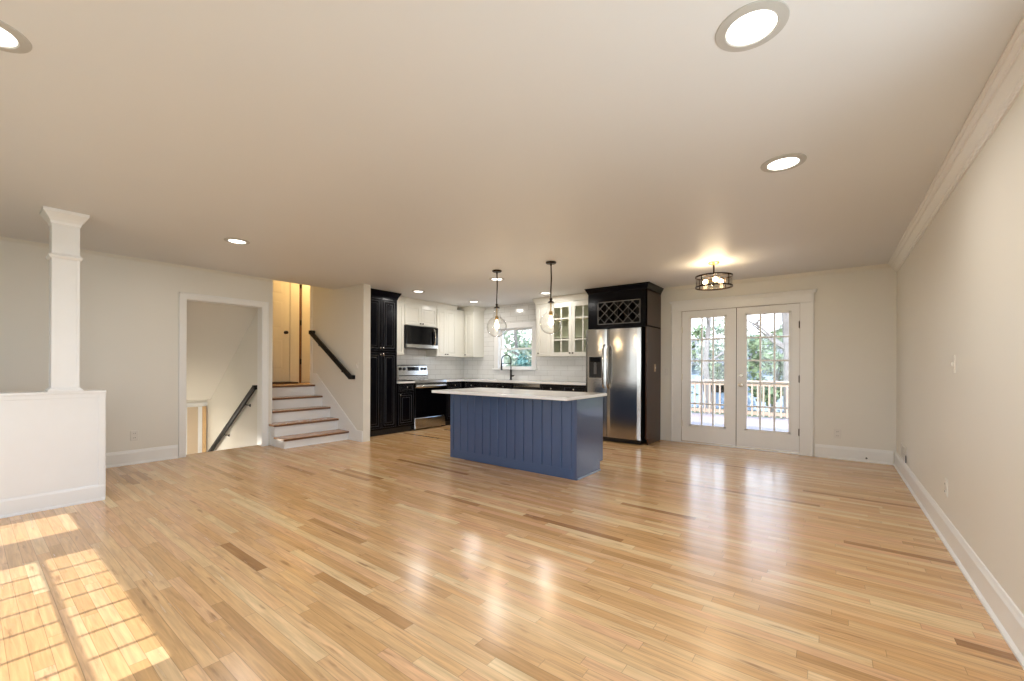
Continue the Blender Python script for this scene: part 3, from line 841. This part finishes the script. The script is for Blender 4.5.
for (a, b2, c_, d_) in ((FX + .020, SK[0], FY - .022, B - .007), (SK[1], -3.203, FY - .022, B - .007), (SK[0] - .002, SK[1] + .002, FY - .022, SK[2]), (SK[0] - .002, SK[1] + .002, SK[3], B - .007)):
    m.box(a, b2, c_, d_, CT - .032, CT)
m.build('countertop', M['quartz'], None, label='white quartz countertop running from the range corner past the window to the refrigerator', category='countertop')
m = MB()
x0, x1, y0, y1 = SK
m.box(x0 - .0, x0 + .004, y0, y1, CT - .20, CT - .034).box(x1 - .004, x1, y0, y1, CT - .20, CT - .034).box(x0, x1, y0, y0 + .004, CT - .20, CT - .034).box(x0, x1, y1 - .004, y1, CT - .20, CT - .034).box(x0, x1, y0, y1, CT - .204, CT - .20)
m.build('sink', M['steel'], None, label='stainless undermount sink below the kitchen window', category='sink')
# faucet
fc = thing('faucet', 'tall matt black gooseneck faucet in front of the kitchen window', 'faucet', (-5.139, 6.72, CT))
fx, fy_ = -5.139, 6.72
MB().lathe([(.028, 0), (.028, .012), (.020, .020), (.020, .20), (.017, .21)], (fx, fy_, CT), 'Z', 18).build('body', M['black_metal'], fc)
pts = [(fx, fy_, CT + .19), (fx, fy_, CT + .36)] + [(fx - .085 + .085 * math.cos(a), fy_ - .045 + .045 * math.cos(a), CT + .40 + .105 * math.sin(a)) for a in [PI * k / 12 for k in range(0, 13)]] + [(fx - .17, fy_ - .09, CT + .34)]
MB().tube(pts, .0105, 10).build('gooseneck', M['black_metal'], fc)
MB().cyl((fx - .17, fy_ - .09, CT + .345), (fx - .17, fy_ - .09, CT + .20), .015, .019, 14).build('spray_head', M['black_metal'], fc)
MB().cyl((fx, fy_, CT + .085), (fx + .06, fy_, CT + .085), .015, .015, 12).tube([(fx + .05, fy_, CT + .085), (fx + .095, fy_ - .01, CT + .10)], [.008, .006], 8).build('handle', M['black_metal'], fc)
MB().tube([(fx - .005, fy_ - .003, CT + .33), (fx - .16, fy_ - .085, CT + .33)], .006, 8).build('docking_arm', M['black_metal'], fc)

# upper cabinets, left run
UX = -6.24
UB = 1.37
def upper_x(label, y0, y1, z0, splits, knobs, crown_sides=('+X',)):
    c = thing('wall_cabinet', label, 'cabinet', (-6.4, (y0 + y1) / 2, z0))
    MB().box(UX - .019, L + .008, y0, y1, z0, 2.36).build('body', M['cream'], c)
    ys = [y0 + .008] + splits + [y1 - .008]
    for i in range(len(ys) - 1):
        door('+X', ys[i], ys[i + 1], z0 + .008, 2.315, UX - .019, M['cream'], c, SHAKER, knob_at=(knobs[i], z0 + .045), kmat=M['bronze'])
    crown_ring(L + .008, UX - .019, y0, y1, 2.335, H - .003, .05, crown_sides).build('crown', M['cream'], c)
    return c
upper_x('narrow cream wall cabinet tucked between the pantry and the microwave', PY1 + .08, 4.935, UB, [], [4.74])
upper_x('short cream two-door wall cabinet above the microwave', 4.939, 5.728, 1.935, [5.33], [5.30, 5.36])
upper_x('tall cream two-door wall cabinet right of the microwave', 5.732, 6.29, UB, [5.985], [5.955, 6.015])
# corner upper facing the room
c = thing('wall_cabinet', 'tall cream corner wall cabinet left of the kitchen window', 'cabinet', (-6.2, 6.68, UB))
MB().box(L + .008, -5.972, 6.527, B - .008, UB, 2.36).box(L + .008, UX - .019, 6.293, 6.53, UB, 2.36).build('body', M['cream'], c)
door('-Y', UX + .01, -5.977, UB + .008, 2.315, 6.527, M['cream'], c, SHAKER, knob_at=(UX + .05, UB + .045), kmat=M['bronze'])
m = crown_ring(L + .008, -5.972, 6.527, B - .008, 2.335, H - .003, .05, ('+X', '-Y'))
m.build('crown', M['cream'], c)

# microwave
mw = thing('microwave', 'black over-the-range microwave under the short cream cabinet', 'microwave', (-6.36, 5.33, 1.58))
MY0, MY1, MZ0, MZ1 = 4.943, 5.722, 1.512, 1.925
MB().box(-6.215, L + .01, MY0, MY1, MZ0, MZ1, .004).build('body', M['black'], mw)
MB().panel('+X', MY0 + .002, MY1 - .002, MZ0 + .075, MZ1 - .002, -6.215, [(0, 0), (0, .022), (.006, .028), (.02, .028)]).build('door', M['black_glass'], mw)
MB().panel('+X', MY0 + .002, MY1 - .002, MZ0 + .004, MZ0 + .072, -6.215, [(0, 0), (0, .020), (.004, .026), (.012, .026)]).build('lower_trim', M['steel'], mw)
hy_ = MY1 - .12
MB().tube([(-6.187, hy_, MZ1 - .03)] + [(-6.165 + .022 * math.sin(PI * k / 8) , hy_, MZ1 - .05 - .29 * k / 8) for k in range(9)] + [(-6.187, hy_, MZ0 + .085)], .014, 8).build('handle', M['chrome'], mw)

# right uppers (glass doors)
UY = B - .34
c = thing('wall_cabinet', 'cream wall cabinet with one solid and two glass-pane doors right of the window', 'cabinet', (-3.8, 6.68, UB))
x0, x1 = -4.40, -3.20
m = MB().box(x0, -4.075, UY + .019, B - .008, UB - .012, 2.36).box(-4.075, x1, B - .02, B - .008, UB - .012, 2.36)
m.box(-4.075, x1, UY + .019, B - .02, UB - .012, UB + .01).box(-4.075, x1, UY + .019, B - .02, 2.31, 2.36).box(x1 - .018, x1, UY + .019, B - .02, UB, 2.32)
m.build('body', M['cream'], c)
MB().box(-4.070, x1 - .018, B - .024, B - .020, UB + .01, 2.31).box(-4.075, -4.071, UY + .02, B - .02, UB + .01, 2.31).build('lining', M['inside'], c)
for z in (1.70, 2.02): MB().box(-4.070, x1 - .02, UY + .03, B - .024, z - .009, z + .009).build('shelf', M['inside'], c)
door('-Y', x0 + .03, -4.068, UB - .004, 2.315, UY + .019, M['cream'], c, SHAKER, knob_at=(x0 + .07, UB + .05), kmat=M['bronze'])
for a0, a1, kx in ((-4.064, -3.637, -3.665), (-3.633, x1 + .0, -3.605)):
    m = MB(); g = (a0 + .060, a1 - .060, UB + .062, 2.235)
    wall_cells(m, 'Y', UY, UY + .019, a0, a1, UB - .004, 2.315, [g])
    d = m.build('glass_door', M['cream'], c)
    m = MB(); xm = (g[0] + g[1]) / 2
    m.box(xm - .012, xm + .012, UY + .002, UY + .016, g[2], g[3])
    for z in (1.655, 2.035): m.box(g[0], g[1], UY + .0025, UY + .0155, z - .013, z + .013)
    m.build('muntin_grid', M['cream'], d)
    MB().box(g[0], g[1], UY + .007, UY + .010, g[2], g[3]).build('glass_pane', M['glass'], d)
    knob((kx, UY, UB + .045), '-Y', d, M['bronze'])
crown_ring(x0, x1, UY + .0, B - .008, 2.33, H - .003, .05, ('-Y', '-X')).build('crown', M['cream'], c)

# refrigerator enclosure
WY = 6.20
wc = thing('wine_rack_cabinet', 'black cabinet with lattice wine rack and tall side panel around the refrigerator', 'cabinet', (-2.65, 6.55, 0))
RX0, RX1 = -3.16, -2.19
m = MB(); z0, z1 = 1.785, 2.35
ox0, ox1, oz0, oz1 = -2.99, -2.29, 1.845, 2.205
wall_cells(m, 'Y', WY, WY + .02, RX0, RX1, z0, z1, [(ox0, ox1, oz0, oz1)])
m.box(RX0, RX0 + .02, WY + .02, B - .008, z0, z1).box(RX0, RX1, WY + .02, B - .008, z0, z0 + .02).box(RX0, RX1, WY + .02, B - .008, z1 - .02, z1)
m.build('body', M['black_wood'], wc)
MB().box(RX0 + .02, RX1 - .03, WY + .30, WY + .32, z0 + .02, z1 - .02).build('back_board', M['dark_inside'], wc)
MB().box(RX1 - .022, RX1, WY, B - .003, .09, z1, .002).box(RX1 - .022, RX1 - .001, WY + .07, B - .003, 0, .09).build('side_panel', M['dark_side'], wc, label='glossy dark brown side panel')
crown_ring(RX0, RX1, WY, B - .008, 2.345, H - .003, .045, ('+X', '-X', '-Y')).build('crown', M['black_wood'], wc)
m = MB()
fw = .014
m.box(ox0, ox1, WY - .006, WY + .006, oz1 - fw, oz1, .002).box(ox0, ox1, WY - .006, WY + .006, oz0, oz0 + fw, .002).box(ox0, ox0 + fw, WY - .006, WY + .006, oz0, oz1, .002).box(ox1 - fw, ox1, WY - .006, WY + .006, oz0, oz1, .002)
grey = mat('worn_grey_edge', (.13, .125, .12), .3, noise=.2)
lf = m.build('lattice_frame', grey, wc)
def clipseg(cx, s):
    # line z = s*(x-cx)+mid, clipped to the opening
    mid = (oz0 + oz1) / 2; pts = []
    xa, xb = ox0 + fw, ox1 - fw; za, zb = oz0 + fw, oz1 - fw
    for x in (xa, xb):
        z = s * (x - cx) + mid
        if za <= z <= zb: pts.append((x, z))
    for z in (za, zb):
        x = cx + (z - mid) / s
        if xa < x < xb: pts.append((x, z))
    return pts[:2] if len(pts) >= 2 else None
m = MB()
for i, s in enumerate((1.0, -1.0)):
    k = -6
    while k <= 6:
        sg = clipseg((ox0 + ox1) / 2 + k * .153 + .07, s)
        k += 1
        if not sg: continue
        (xa, za), (xb, zb) = sg
        d = Vector((xb - xa, 0, zb - za))
        if d.length < .02: continue
        d.normalize(); n = Vector((-d.z, 0, d.x)) * .0042
        y0_, y1_ = WY + .0 + i * .005, WY + .014 + i * .005
        vs = [Vector((xa, y, za)) + q for y in (y0_, y1_) for q in (n, -n)] + [Vector((xb, y, zb)) + q for y in (y0_, y1_) for q in (n, -n)]
        m.add(vs, [(0, 1, 3, 2), (4, 6, 7, 5), (0, 4, 5, 1), (2, 3, 7, 6), (0, 2, 6, 4), (1, 5, 7, 3)])
m.build('wine_lattice', grey, wc)
m = MB()
for xx in (-2.85, -2.67, -2.49): m.box(xx - .008, xx + .008, WY + .03, WY + .29, oz0 - .05, oz1 + .05)
m.build('divider', M['dark_inside'], wc)

# refrigerator
fr = thing('refrigerator', 'stainless side-by-side refrigerator with black dispenser', 'refrigerator', (-2.72, 6.5, 0))
QX0, QX1, QM, QY = -3.172, -2.262, -2.803, 6.13
MB().box(QX0 + .004, QX1 - .004, QY + .075, B - .03, .03, 1.765, .004).build('body', M['black'], fr)
def fdoor(x0, x1, name):
    m = MB(); n = 10; vs = []
    z0, z1 = .075, 1.765
    def yo(t): return QY + .012 * (2 * t - 1) ** 2 + (.010 if t in (0, 1) else 0)
    front = [(x0 + (x1 - x0) * k / n, yo(k / n)) for k in range(n + 1)]
    poly = front + [(x1, QY + .07), (x0, QY + .07)]
    m.prism(poly, 'Z', z0, z1)
    return m.build(name, M['steel'], fr)
ld = fdoor(QX0, QM - .004, 'freezer_door'); rd = fdoor(QM + .004, QX1, 'refrigerator_door')
for x, p in ((QM - .036, ld), (QM + .036, rd)):
    MB().tube([(x, QY + .01, 1.52), (x, QY - .035, 1.505), (x, QY - .052, 1.46), (x, QY - .058, 1.2), (x, QY - .052, .90), (x, QY - .035, .86), (x, QY + .01, .845)], .0145, 10).build('handle', M['steel'], p)
px0, px1, pz0, pz1 = -3.10, -2.885, 1.0, 1.335
m = MB(); wall_cells(m, 'Y', QY - .006, QY + .02, px0 - .012, px1 + .012, pz0 - .012, pz1 + .012, [(px0, px1, pz0, pz1)])
dsp = m.build('dispenser_surround', M['chrome'], ld)
MB().box(px0, px1, QY - .002, QY + .004, pz0, pz1).build('dispenser_recess', M['black'], dsp)
MB().box(px0 + .02, px1 - .02, QY - .008, QY, pz1 - .085, pz1 - .015, .004).build('dispenser_display', M['black_glass'], dsp)
MB().box((px0 + px1) / 2 - .025, (px0 + px1) / 2 + .025, QY - .014, QY, pz0 + .06, pz0 + .19, .006).lathe([(.03, 0), (.022, -.02), (.0, -.02)], ((px0 + px1) / 2, QY, pz1 - .12), 'Y', 12).build('dispenser_paddle', mat('grey_plastic', (.12, .12, .12), .3), dsp)
MB().box(px0 + .01, px1 - .01, QY - .02, QY, pz0 + .004, pz0 + .016, .003).build('drip_tray', M['black'], dsp)
MB().box(QX0 + .01, QX1 - .01, QY + .03, QY + .08, .012, .07, .004).build('base_grille', M['black'], fr)
MB().lathe([(.009, 0), (.009, -.003), (0, -.003)], (-2.50, QY - .002 + .004, 1.62), 'Y', 12).build('badge', M['chrome'], rd)
for x in (QX0 + .08, QX1 - .08): MB().lathe([(.02, 0), (.02, .032)], (x, QY + .12, 0), 'Z', 10).build('foot', M['black'], fr)

# ---------------------------------------------------------------- island
isl = thing('kitchen_island', 'slate blue beadboard kitchen island in the middle of the kitchen', 'island', (-3.0, 4.16, 0))
IX0, IX1, IY0, IY1, IZ = -3.925, -2.090, 3.848, 4.473, .84
MB().box(IX0, IX1, IY0 + .012, IY1 - .075, 0, IZ).box(IX0, IX1, IY1 - .075, IY1, .10, IZ).build('body', M['blue'], isl)
# beadboard front
m = MB()
m.box(IX0, IX0 + .055, IY0 - .004, IY0 + .012, 0, IZ - .004, .002).box(IX1 - .055, IX1, IY0 - .004, IY0 + .012, 0, IZ - .004, .002).box(IX0 + .055, IX1 - .055, IY0 - .004, IY0 + .012, 0, .105, .003)
m.build('corner_frame', M['blue'], isl)
m = MB(); nb = 14; bw = (IX1 - IX0 - .11) / nb
for k in range(nb):
    a = IX0 + .055 + k * bw
    m.prism([(a + .005, IY0 + .002), (a + .010, IY0 - .002), (a + bw - .010, IY0 - .002), (a + bw - .005, IY0 + .002), (a + bw - .005, IY0 + .011), (a + .005, IY0 + .011)], 'Z', .10, IZ - .004)
    m.box(a - .005, a + .005, IY0 + .0105, IY0 + .0118, .10, IZ - .004)
m.build('beadboard', M['blue'], isl)
MB().box(IX1, IX1 + .004, IY0 - .002, IY1 - .075, .0, IZ).box(IX1, IX1 + .004, IY1 - .076, IY1, .10, IZ).box(IX1 - .02, IX1 + .006, IY0 - .006, IY0 + .02, 0, IZ, .002).build('end_panel', mat('blue_end_panel', (.055, .085, .17), .16, coat=.3, noise=.04), isl)
MB().box(IX1 + .004, IX1 + .018, IY0 + .02, IY1 - .075, 0, .018, .004).build('shoe_molding', mat('pale_blue_shoe_molding', (.42, .50, .62), .4), isl, label='pale worn shoe molding')
xs = [IX0 + .01 + k * (IX1 - IX0 - .02) / 4 for k in range(5)]
for k in range(4): door('+Y', xs[k], xs[k + 1], .12, IZ - .02, IY1, M['blue'], isl, SHAKER, knob_at=(xs[k] + .05 if k % 2 else xs[k + 1] - .05, .72))
MB().box(-3.990, -2.050, 3.578, 4.505, IZ, IZ + .032, .004).build('countertop', M['quartz'], isl, label='white quartz island top overhanging the front')

# ================================================================== LIGHTS
cans = [(-.241, 1.777, 'nearest recessed ceiling light, large at the top of the picture', .083), (-.241, 3.078, 'recessed ceiling light along the right wall, second from the camera', .083),
        (-4.819, 1.701, 'recessed ceiling light in front of the left doorway', .075), (-2.55, .05, 'recessed ceiling light at the upper left edge of the picture', .083),
        (-5.567, 4.69, 'recessed ceiling light in front of the black pantry cabinet', .075), (-5.570, 6.078, 'recessed ceiling light in front of the cream corner wall cabinet', .075),
        (-3.857, 4.70, 'recessed ceiling light behind the left pendant cord', .075), (-3.916, 6.09, 'recessed ceiling light beside the right pendant cord, in front of the glass cabinet', .075)]
def can_light(x, y, label, r, power=CAN_POWER):
    t = thing('recessed_light', label, 'ceiling light', (x, y, H), 'recessed ceiling lights')
    MB().lathe([(r + .038, 0), (r + .036, -.004), (r + .004, -.009), (r, -.006), (r, -.001)], (x, y, H), 'Z', 36, cap=False).build('trim_ring', mat('light_trim_ring', (.50, .49, .46), .5) if 'light_trim_ring' not in bpy.data.materials else bpy.data.materials['light_trim_ring'], t)
    MB().lathe([(r, 0), (r, -.003), (0, -.0035)], (x, y, H - .0005), 'Z', 36).build('lens', M['lens'], t)
    a = bpy.data.lights.new('recessed_lamp', 'AREA')
    a.shape = 'DISK'; a.size = r * 1.9; a.energy = power; a.color = (1, .96, .91)
    o = bpy.data.objects.new('recessed_lamp', a); COL.objects.link(o); o.parent = t; o.location = (0, 0, -.012)
for q in cans: can_light(*q)

def pendant(x, y, label, cz=1.695, lean=0):
    t = thing('pendant_light', label, 'pendant light', (x, y, H), 'globe pendant lights over the island')
    MB().lathe([(.062, 0), (.064, -.012), (.055, -.022), (.012, -.026), (.010, -.045), (0, -.045)], (x, y, H), 'Z', 28).build('canopy', M['bronze'], t)
    topz = cz + .262
    MB().tube([(x, y, H - .04), (x + .006, y, H - .2), (x - .003, y, topz + .1), (x, y, topz + .01)], .008, 8).build('cord', M['bronze'], t)
    MB().lathe([(.008, .045), (.016, .040), (.018, .025), (.010, .018), (.014, .008), (.038, -.006), (.040, -.016), (0, -.016)], (x, y, topz), 'Z', 24).build('cap', M['bronze'], t)
    MB().lathe([(.007, 0), (.007, -.10), (.020, -.105), (.023, -.118), (.021, -.155), (0, -.155)], (x, y, topz - .015), 'Z', 20).build('socket', M['brass'], t)
    R_ = .134
    prof = [(.032, .235), (.034, .20), (.046, .165)]
    a0 = math.asin(.055 / R_)
    for k in range(0, 15):
        a = a0 + (PI - a0) * k / 14
        prof.append((max(R_ * math.sin(a), 0.0005), R_ * math.cos(a)))
    g = MB().lathe(prof, (x, y, cz), 'Z', 40, cap=False).build('glass_globe', M['globe'], t)
    zb = topz - .17
    MB().lathe([(.012, 0), (.014, -.02), (.026, -.05), (.031, -.075), (.027, -.10), (.014, -.118), (0, -.122)], (x, y, zb), 'Z', 20).build('bulb', M['bulb'], t)
    pl = bpy.data.lights.new('pendant_lamp', 'POINT'); pl.energy = 3; pl.color = (1, .72, .42); pl.shadow_soft_size = .03
    o = bpy.data.objects.new('pendant_lamp', pl); COL.objects.link(o); o.parent = t; o.location = (0, 0, zb - .16 - H)
    return t
pendant(-3.515, 4.284, 'clear glass globe pendant over the left end of the island')
pendant(-2.702, 4.323, 'clear glass globe pendant over the right end of the island', 1.70)

# semi flush light by the french doors
x, y = -1.131, 5.50
sf = thing('semi_flush_light', 'dark metal drum ceiling light with three bulbs in front of the french doors', 'ceiling light', (x, y, H))
MB().lathe([(.062, 0), (.064, -.010), (.050, -.022), (.014, -.026), (.009, -.034)], (x, y, H), 'Z', 28).build('canopy', M['brass'], sf)
MB().cyl((x, y, H - .03), (x, y, 2.265), .009, .009, 12).lathe([(.022, 0), (.026, -.02), (.014, -.045), (.008, -.10), (.012, -.115), (0, -.12)], (x, y, 2.275), 'Z', 16).build('stem', M['bronze'], sf)
RR = .201
for z0, z1 in ((2.258, 2.276), (2.134, 2.152)):
    MB().lathe([(RR, z0), (RR + .006, z0), (RR + .006, z1), (RR, z1), (RR, z0)], (x, y, 0), 'Z', 48, cap=False).build('drum_ring', M['bronze'], sf)
for k in range(4):
    a = PI / 4 + k * PI / 2 + .3
    MB().box(x + (RR + .003) * math.cos(a) - .006, x + (RR + .003) * math.cos(a) + .006, y + (RR + .003) * math.sin(a) - .006, y + (RR + .003) * math.sin(a) + .006, 2.136, 2.274).build('upright', M['bronze'], sf)
for k in range(2):
    a = .3 + PI / 4 + k * PI / 2
    MB().tube([(x - RR * math.cos(a), y - RR * math.sin(a), 2.267), (x + RR * math.cos(a), y + RR * math.sin(a), 2.267)], .005, 8).build('cross_bar', M['bronze'], sf)
MB().lathe([(RR - .002, 2.151), (RR - .002, 2.261)], (x, y, 0), 'Z', 48, cap=False).build('glass_drum', M['globe'], sf)
for k in range(3):
    a = .9 + 2 * PI * k / 3
    d = Vector((math.cos(a), math.sin(a), 0)); p = Vector((x, y, 2.215))
    MB().cyl(p + d * .01, p + d * .065, .011, .014, 12).build('bulb_socket', M['brass'], sf)
    c_ = p + d * .098
    MB().ball(c_, .031, seg=16, rings=10).build('bulb', M['bulb'], sf)
    pl = bpy.data.lights.new('drum_lamp', 'POINT'); pl.energy = 2.0; pl.color = (1, .78, .5); pl.shadow_soft_size = .03
    o = bpy.data.objects.new('drum_lamp', pl); COL.objects.link(o); o.parent = sf; o.location = (c_ + Vector((0, 0, .05))) - Vector((x, y, H))

# hall lamp upstairs (warm) and a fill light added in the stairwell, no fixture
def point(name, loc, e, col, size=.1):
    pl = bpy.data.lights.new(name, 'POINT'); pl.energy = e; pl.color = col; pl.shadow_soft_size = size
    o = bpy.data.objects.new(name, pl); COL.objects.link(o); o.location = loc
point('hall_lamp', (-7.7, 4.3, 3.0), 15, (1, .64, .27))
point('stairwell_fill', (-8.3, 2.0, -.3), 9, (1, .93, .82))

# ================================================================== SMALL THINGS
def outlet(label, face, a, z, pos, kind='outlet', w_=.072, h_=.115):
    sg = 1 if face[0] == '+' else -1
    loc = (pos, a, z) if face[1] == 'X' else (a, pos, z)
    nm = 'wall_outlet' if kind == 'outlet' else 'light_switch'
    t = thing(nm, label, 'outlet' if kind == 'outlet' else 'switch', loc)
    MB().panel(face, a - w_ / 2, a + w_ / 2, z - h_ / 2, z + h_ / 2, pos, [(0, 0), (0, .003), (.004, .006), (.01, .006)]).build('cover_plate', M['plate'] if kind != 'tan' else M['plate_tan'], t)
    m = MB()
    def bx(a0, a1, z0, z1, o0, o1, m):
        if face[1] == 'X': m.box(pos + sg * o0, pos + sg * o1, a0, a1, z0, z1)
        else: m.box(a0, a1, pos + sg * o0, pos + sg * o1, z0, z1)
    if kind == 'outlet':
        for dz in (-.026, .026):
            m2 = MB(); bx(a - .017, a + .017, z + dz - .014, z + dz + .014, .005, .0085, m2); s_ = m2.build('receptacle', M['plate'], t)
            m3 = MB()
            for da in (-.007, .007): bx(a + da - .0018, a + da + .0018, z + dz - .005, z + dz + .006, .008, .0092, m3)
            m3.build('slot', M['slot'], s_)
    else:
        bx(a - .006, a + .006, z - .010, z + .014, .005, .014, m); m.build('toggle', M['plate'], t)
outlet('white outlet low on the left wall beside the doorway', '+X', 1.25, .337, L)
outlet('white outlet low on the back wall right of the french doors', '-Y', .068, .325, B)
outlet('white outlet low on the right wall', '-X', 4.07, .36, R)
outlet('white light switch at chest height on the right wall', '-X', 3.87, 1.20, R, 'switch')
outlet('white light switch on the stair wall near the handrail end', '-Y', -5.91, 1.19, SY1, 'switch')
outlet('white light switch between the refrigerator panel and the french door casing', '-Y', -2.100, 1.10, B, 'switch', .058)
outlet('tan switch plate on the dark brown refrigerator side panel', '+X', 6.56, 1.16, RX1, 'tan')
# vent and door stop
v = thing('wall_vent', 'white wall register low in the corner of the right wall', 'vent', (R, 6.15, .27))
MB().panel('-X', 5.98, 6.38, .185, .345, R, [(0, 0), (0, .004), (.006, .009), (.02, .009), (.024, .003)]).build('vent_frame', M['plate'], v)
for k in range(6): MB().box(R - .010, R - .004, 6.01, 6.35, .21 + k * .02, .218 + k * .02).build('louver', M['plate'], v)
MB().box(R - .012, R - .003, 5.962, 5.979, .185, .26, .002).build('end_cap', mat('grey_vent_edge', (.25, .25, .26), .5), v)
ds = thing('door_stop', 'small spring door stop on the back wall baseboard', 'door stop', (.35, B - .016, .06))
MB().cyl((.35, B - .016, .06), (.35, B - .075, .06), .005, .005, 10).build('spring', M['nickel'], ds)
MB().cyl((.35, B - .075, .06), (.35, B - .09, .06), .010, .010, 12).build('rubber_tip', M['black'], ds)

# ================================================================== OUTSIDE
struct('ground', MB().box(-40, 40, B + WT + .2, 60, -1.35, -1.25), M['grass'])
struct('ground_front', MB().box(-40, 40, -40, F - WT - .1, -.45, -.35), M['grass'])
dk = thing('deck', 'pale board deck outside the french doors', 'deck', (-2, 9.7, -.12), kind='structure')
m = MB()
for k in range(40):
    y0 = B + WT + .01 + k * .14
    m.box(-7.5, 1.6, y0, y0 + .134, -.145, -.12)
m.build('deck_boards', M['deck'], dk)
MB().box(-7.5, 1.6, B + WT + .01, 12.5, -.30, -.146).build('deck_frame', M['deck'], dk)
m = MB()
for x in (-7.3, -4.5, -1.5, 1.4):
    m.box(x - .06, x + .06, 12.3, 12.42, -1.3, -.30)
m.build('deck_post', M['deck'], dk)
rl = thing('deck_railing', 'pale wooden deck railing with square balusters beyond the french doors', 'railing', (-2.5, 12.3, -.12))
RYY = 12.25
MB().box(-7.3, 1.5, RYY - .07, RYY + .07, .80, .84, .005).build('top_rail', M['rail'], rl)
MB().box(-7.3, 1.5, RYY - .02, RYY + .02, .70, .79).build('upper_stringer', M['rail'], rl)
MB().box(-7.3, 1.5, RYY - .02, RYY + .02, -.03, .05).build('lower_stringer', M['rail'], rl)
for x in (-7.2, -5.4, -3.62, -1.82, -.02, 1.45): MB().box(x - .045, x + .045, RYY - .045, RYY + .045, -.12, .80).build('post', M['rail'], rl)
x = -7.1
while x < 1.4:
    MB().box(x - .018, x + .018, RYY - .056, RYY - .020, -.06, .79).build('baluster', M['rail'], rl)
    x += .125
# neighbour house
hb = thing('neighbour_house', 'blue-grey house partly seen beyond the deck railing', 'house', (-5, 27, -1.3))
MB().box(-12, 2, 27, 33, -1.3, 1.3).build('wall', M['cover'], hb)
MB().prism([(26.4, 1.3), (33.6, 1.3), (30, 3.1)], 'X', -12.5, 2.5).build('roof', M['roofing'], hb)
for x in (-9, -5.5, -1.5): MB().box(x - .6, x + .6, 26.96, 27, -.3, .9).build('window', M['black_glass'], hb)

def tree(label, x, y, h, crown_r, crown_z, n, leaf, trunk_r=.14, bare=False, seed=0, cone=False, leafsize=.16):
    rnd = random.Random(seed)
    root = thing('tree', label, 'tree', (x, y, -1.28), 'trees beyond the deck')
    m = MB()
    pts = []; px, py = x, y
    for k in range(7):
        pts.append((px, py, -1.28 + h * .9 * k / 6)); px += rnd.uniform(-.12, .12); py += rnd.uniform(-.12, .12)
    m.tube(pts, [trunk_r * (1 - .13 * k) for k in range(7)], 8)
    m.build('trunk', M['bark'], root)
    m = MB(); tips = []
    for k in range(16 if bare else 9):
        i = rnd.randint(2, 6); p = Vector(pts[i]); a = rnd.uniform(0, 2 * PI)
        ln = rnd.uniform(.6, 1.0) * crown_r
        q = p + Vector((math.cos(a) * ln * .5, math.sin(a) * ln * .5, ln * .35))
        e = q + Vector((math.cos(a + .3) * ln * .5, math.sin(a + .3) * ln * .5, ln * .5))
        r0 = trunk_r * (.45 - .04 * i)
        m.tube([p, q, e], [r0, r0 * .6, r0 * .2], 6); tips.append((q, e))
        for j in range(4 if bare else 0):
            s_ = q.lerp(e, rnd.random()); b2 = rnd.uniform(0, 2 * PI); l2 = ln * .45
            m.tube([s_, s_ + Vector((math.cos(b2) * l2, math.sin(b2) * l2, l2 * .6))], [r0 * .35, r0 * .1], 5)
    m.build('branches', M['bark'], root)
    if n:
        m = MB(); blobs = []
        for k in range(26):
            t = rnd.random(); a = rnd.uniform(0, 2 * PI)
            rr = crown_r * ((1 - t) if cone else math.sqrt(max(0, 1 - (2 * t - 1) ** 2))) * rnd.uniform(.35, 1)
            blobs.append((Vector((x + rr * math.cos(a), y + rr * math.sin(a), crown_z + (t - .5) * 2 * crown_r * (1.6 if cone else .95))), crown_r * rnd.uniform(.20, .38)))
        for k in range(n):
            c_, r_ = blobs[rnd.randrange(len(blobs))]
            d = Vector((rnd.gauss(0, 1), rnd.gauss(0, 1), rnd.gauss(0, .8))).normalized()
            p = c_ + d * r_ * rnd.uniform(.5, 1.1)
            u = Vector((rnd.gauss(0, 1), rnd.gauss(0, 1), rnd.gauss(0, 1))).normalized(); v = u.cross(d)
            if v.length < .1: continue
            v.normalize(); s_ = leafsize * rnd.uniform(.5, 1.1)
            m.v += [tuple(p - u * s_), tuple(p + v * s_ * .5), tuple(p + u * s_), tuple(p - v * s_ * .5)]
            q = len(m.v); m.f.append([q - 4, q - 3, q - 2, q - 1]); m.sm.append(False)
        m.build('foliage', leaf, root)
    return root
tree('leafy green tree seen in the left french door', -6.3, 16.5, 7.5, 2.1, 2.9, 3400, M['leaf_a'], .13, seed=1)
tree('bare tree with forked branches seen in the left french door', -3.2, 14.4, 8.5, 1.5, 5, 0, M['leaf_a'], .11, True, seed=2)
tree('small green tree in the middle of the left french door', -6.0, 21.2, 5.5, 1.8, 1.7, 2600, M['leaf_a'], .12, seed=3)
tree('thick-trunked grey tree at the right side of the right french door', -1.0, 17, 10, 1.6, 7.0, 0, M['leaf_c'], .26, True, seed=4)
tree('low green tree in the middle of the right french door', -2.0, 20.8, 4.6, 1.5, 1.3, 2400, M['leaf_a'], .1, seed=5)
tree('pale bushy tree left in the right french door', -4.2, 24.5, 5.6, 1.6, 2.0, 2000, M['leaf_c'], .12, seed=6)
tree('pale leafy tree near the right edge of the right french door', -.7, 24.5, 5.5, 1.6, 2.0, 2000, M['leaf_c'], .12, seed=10)
tree('pale leafy tree filling the upper kitchen window', -10.6, 14.5, 6.5, 2.6, 3.1, 3600, M['leaf_c'], .12, seed=7)
tree('dark blue-green bush at the lower right of the kitchen window', -8.7, 13.2, 2.9, 1.0, .75, 2400, M['leaf_b'], .07, seed=8, leafsize=.10)
tree('green shrub at the lower left of the kitchen window', -13.6, 18.8, 4.0, 1.5, .9, 2200, M['leaf_a'], .09, seed=9)
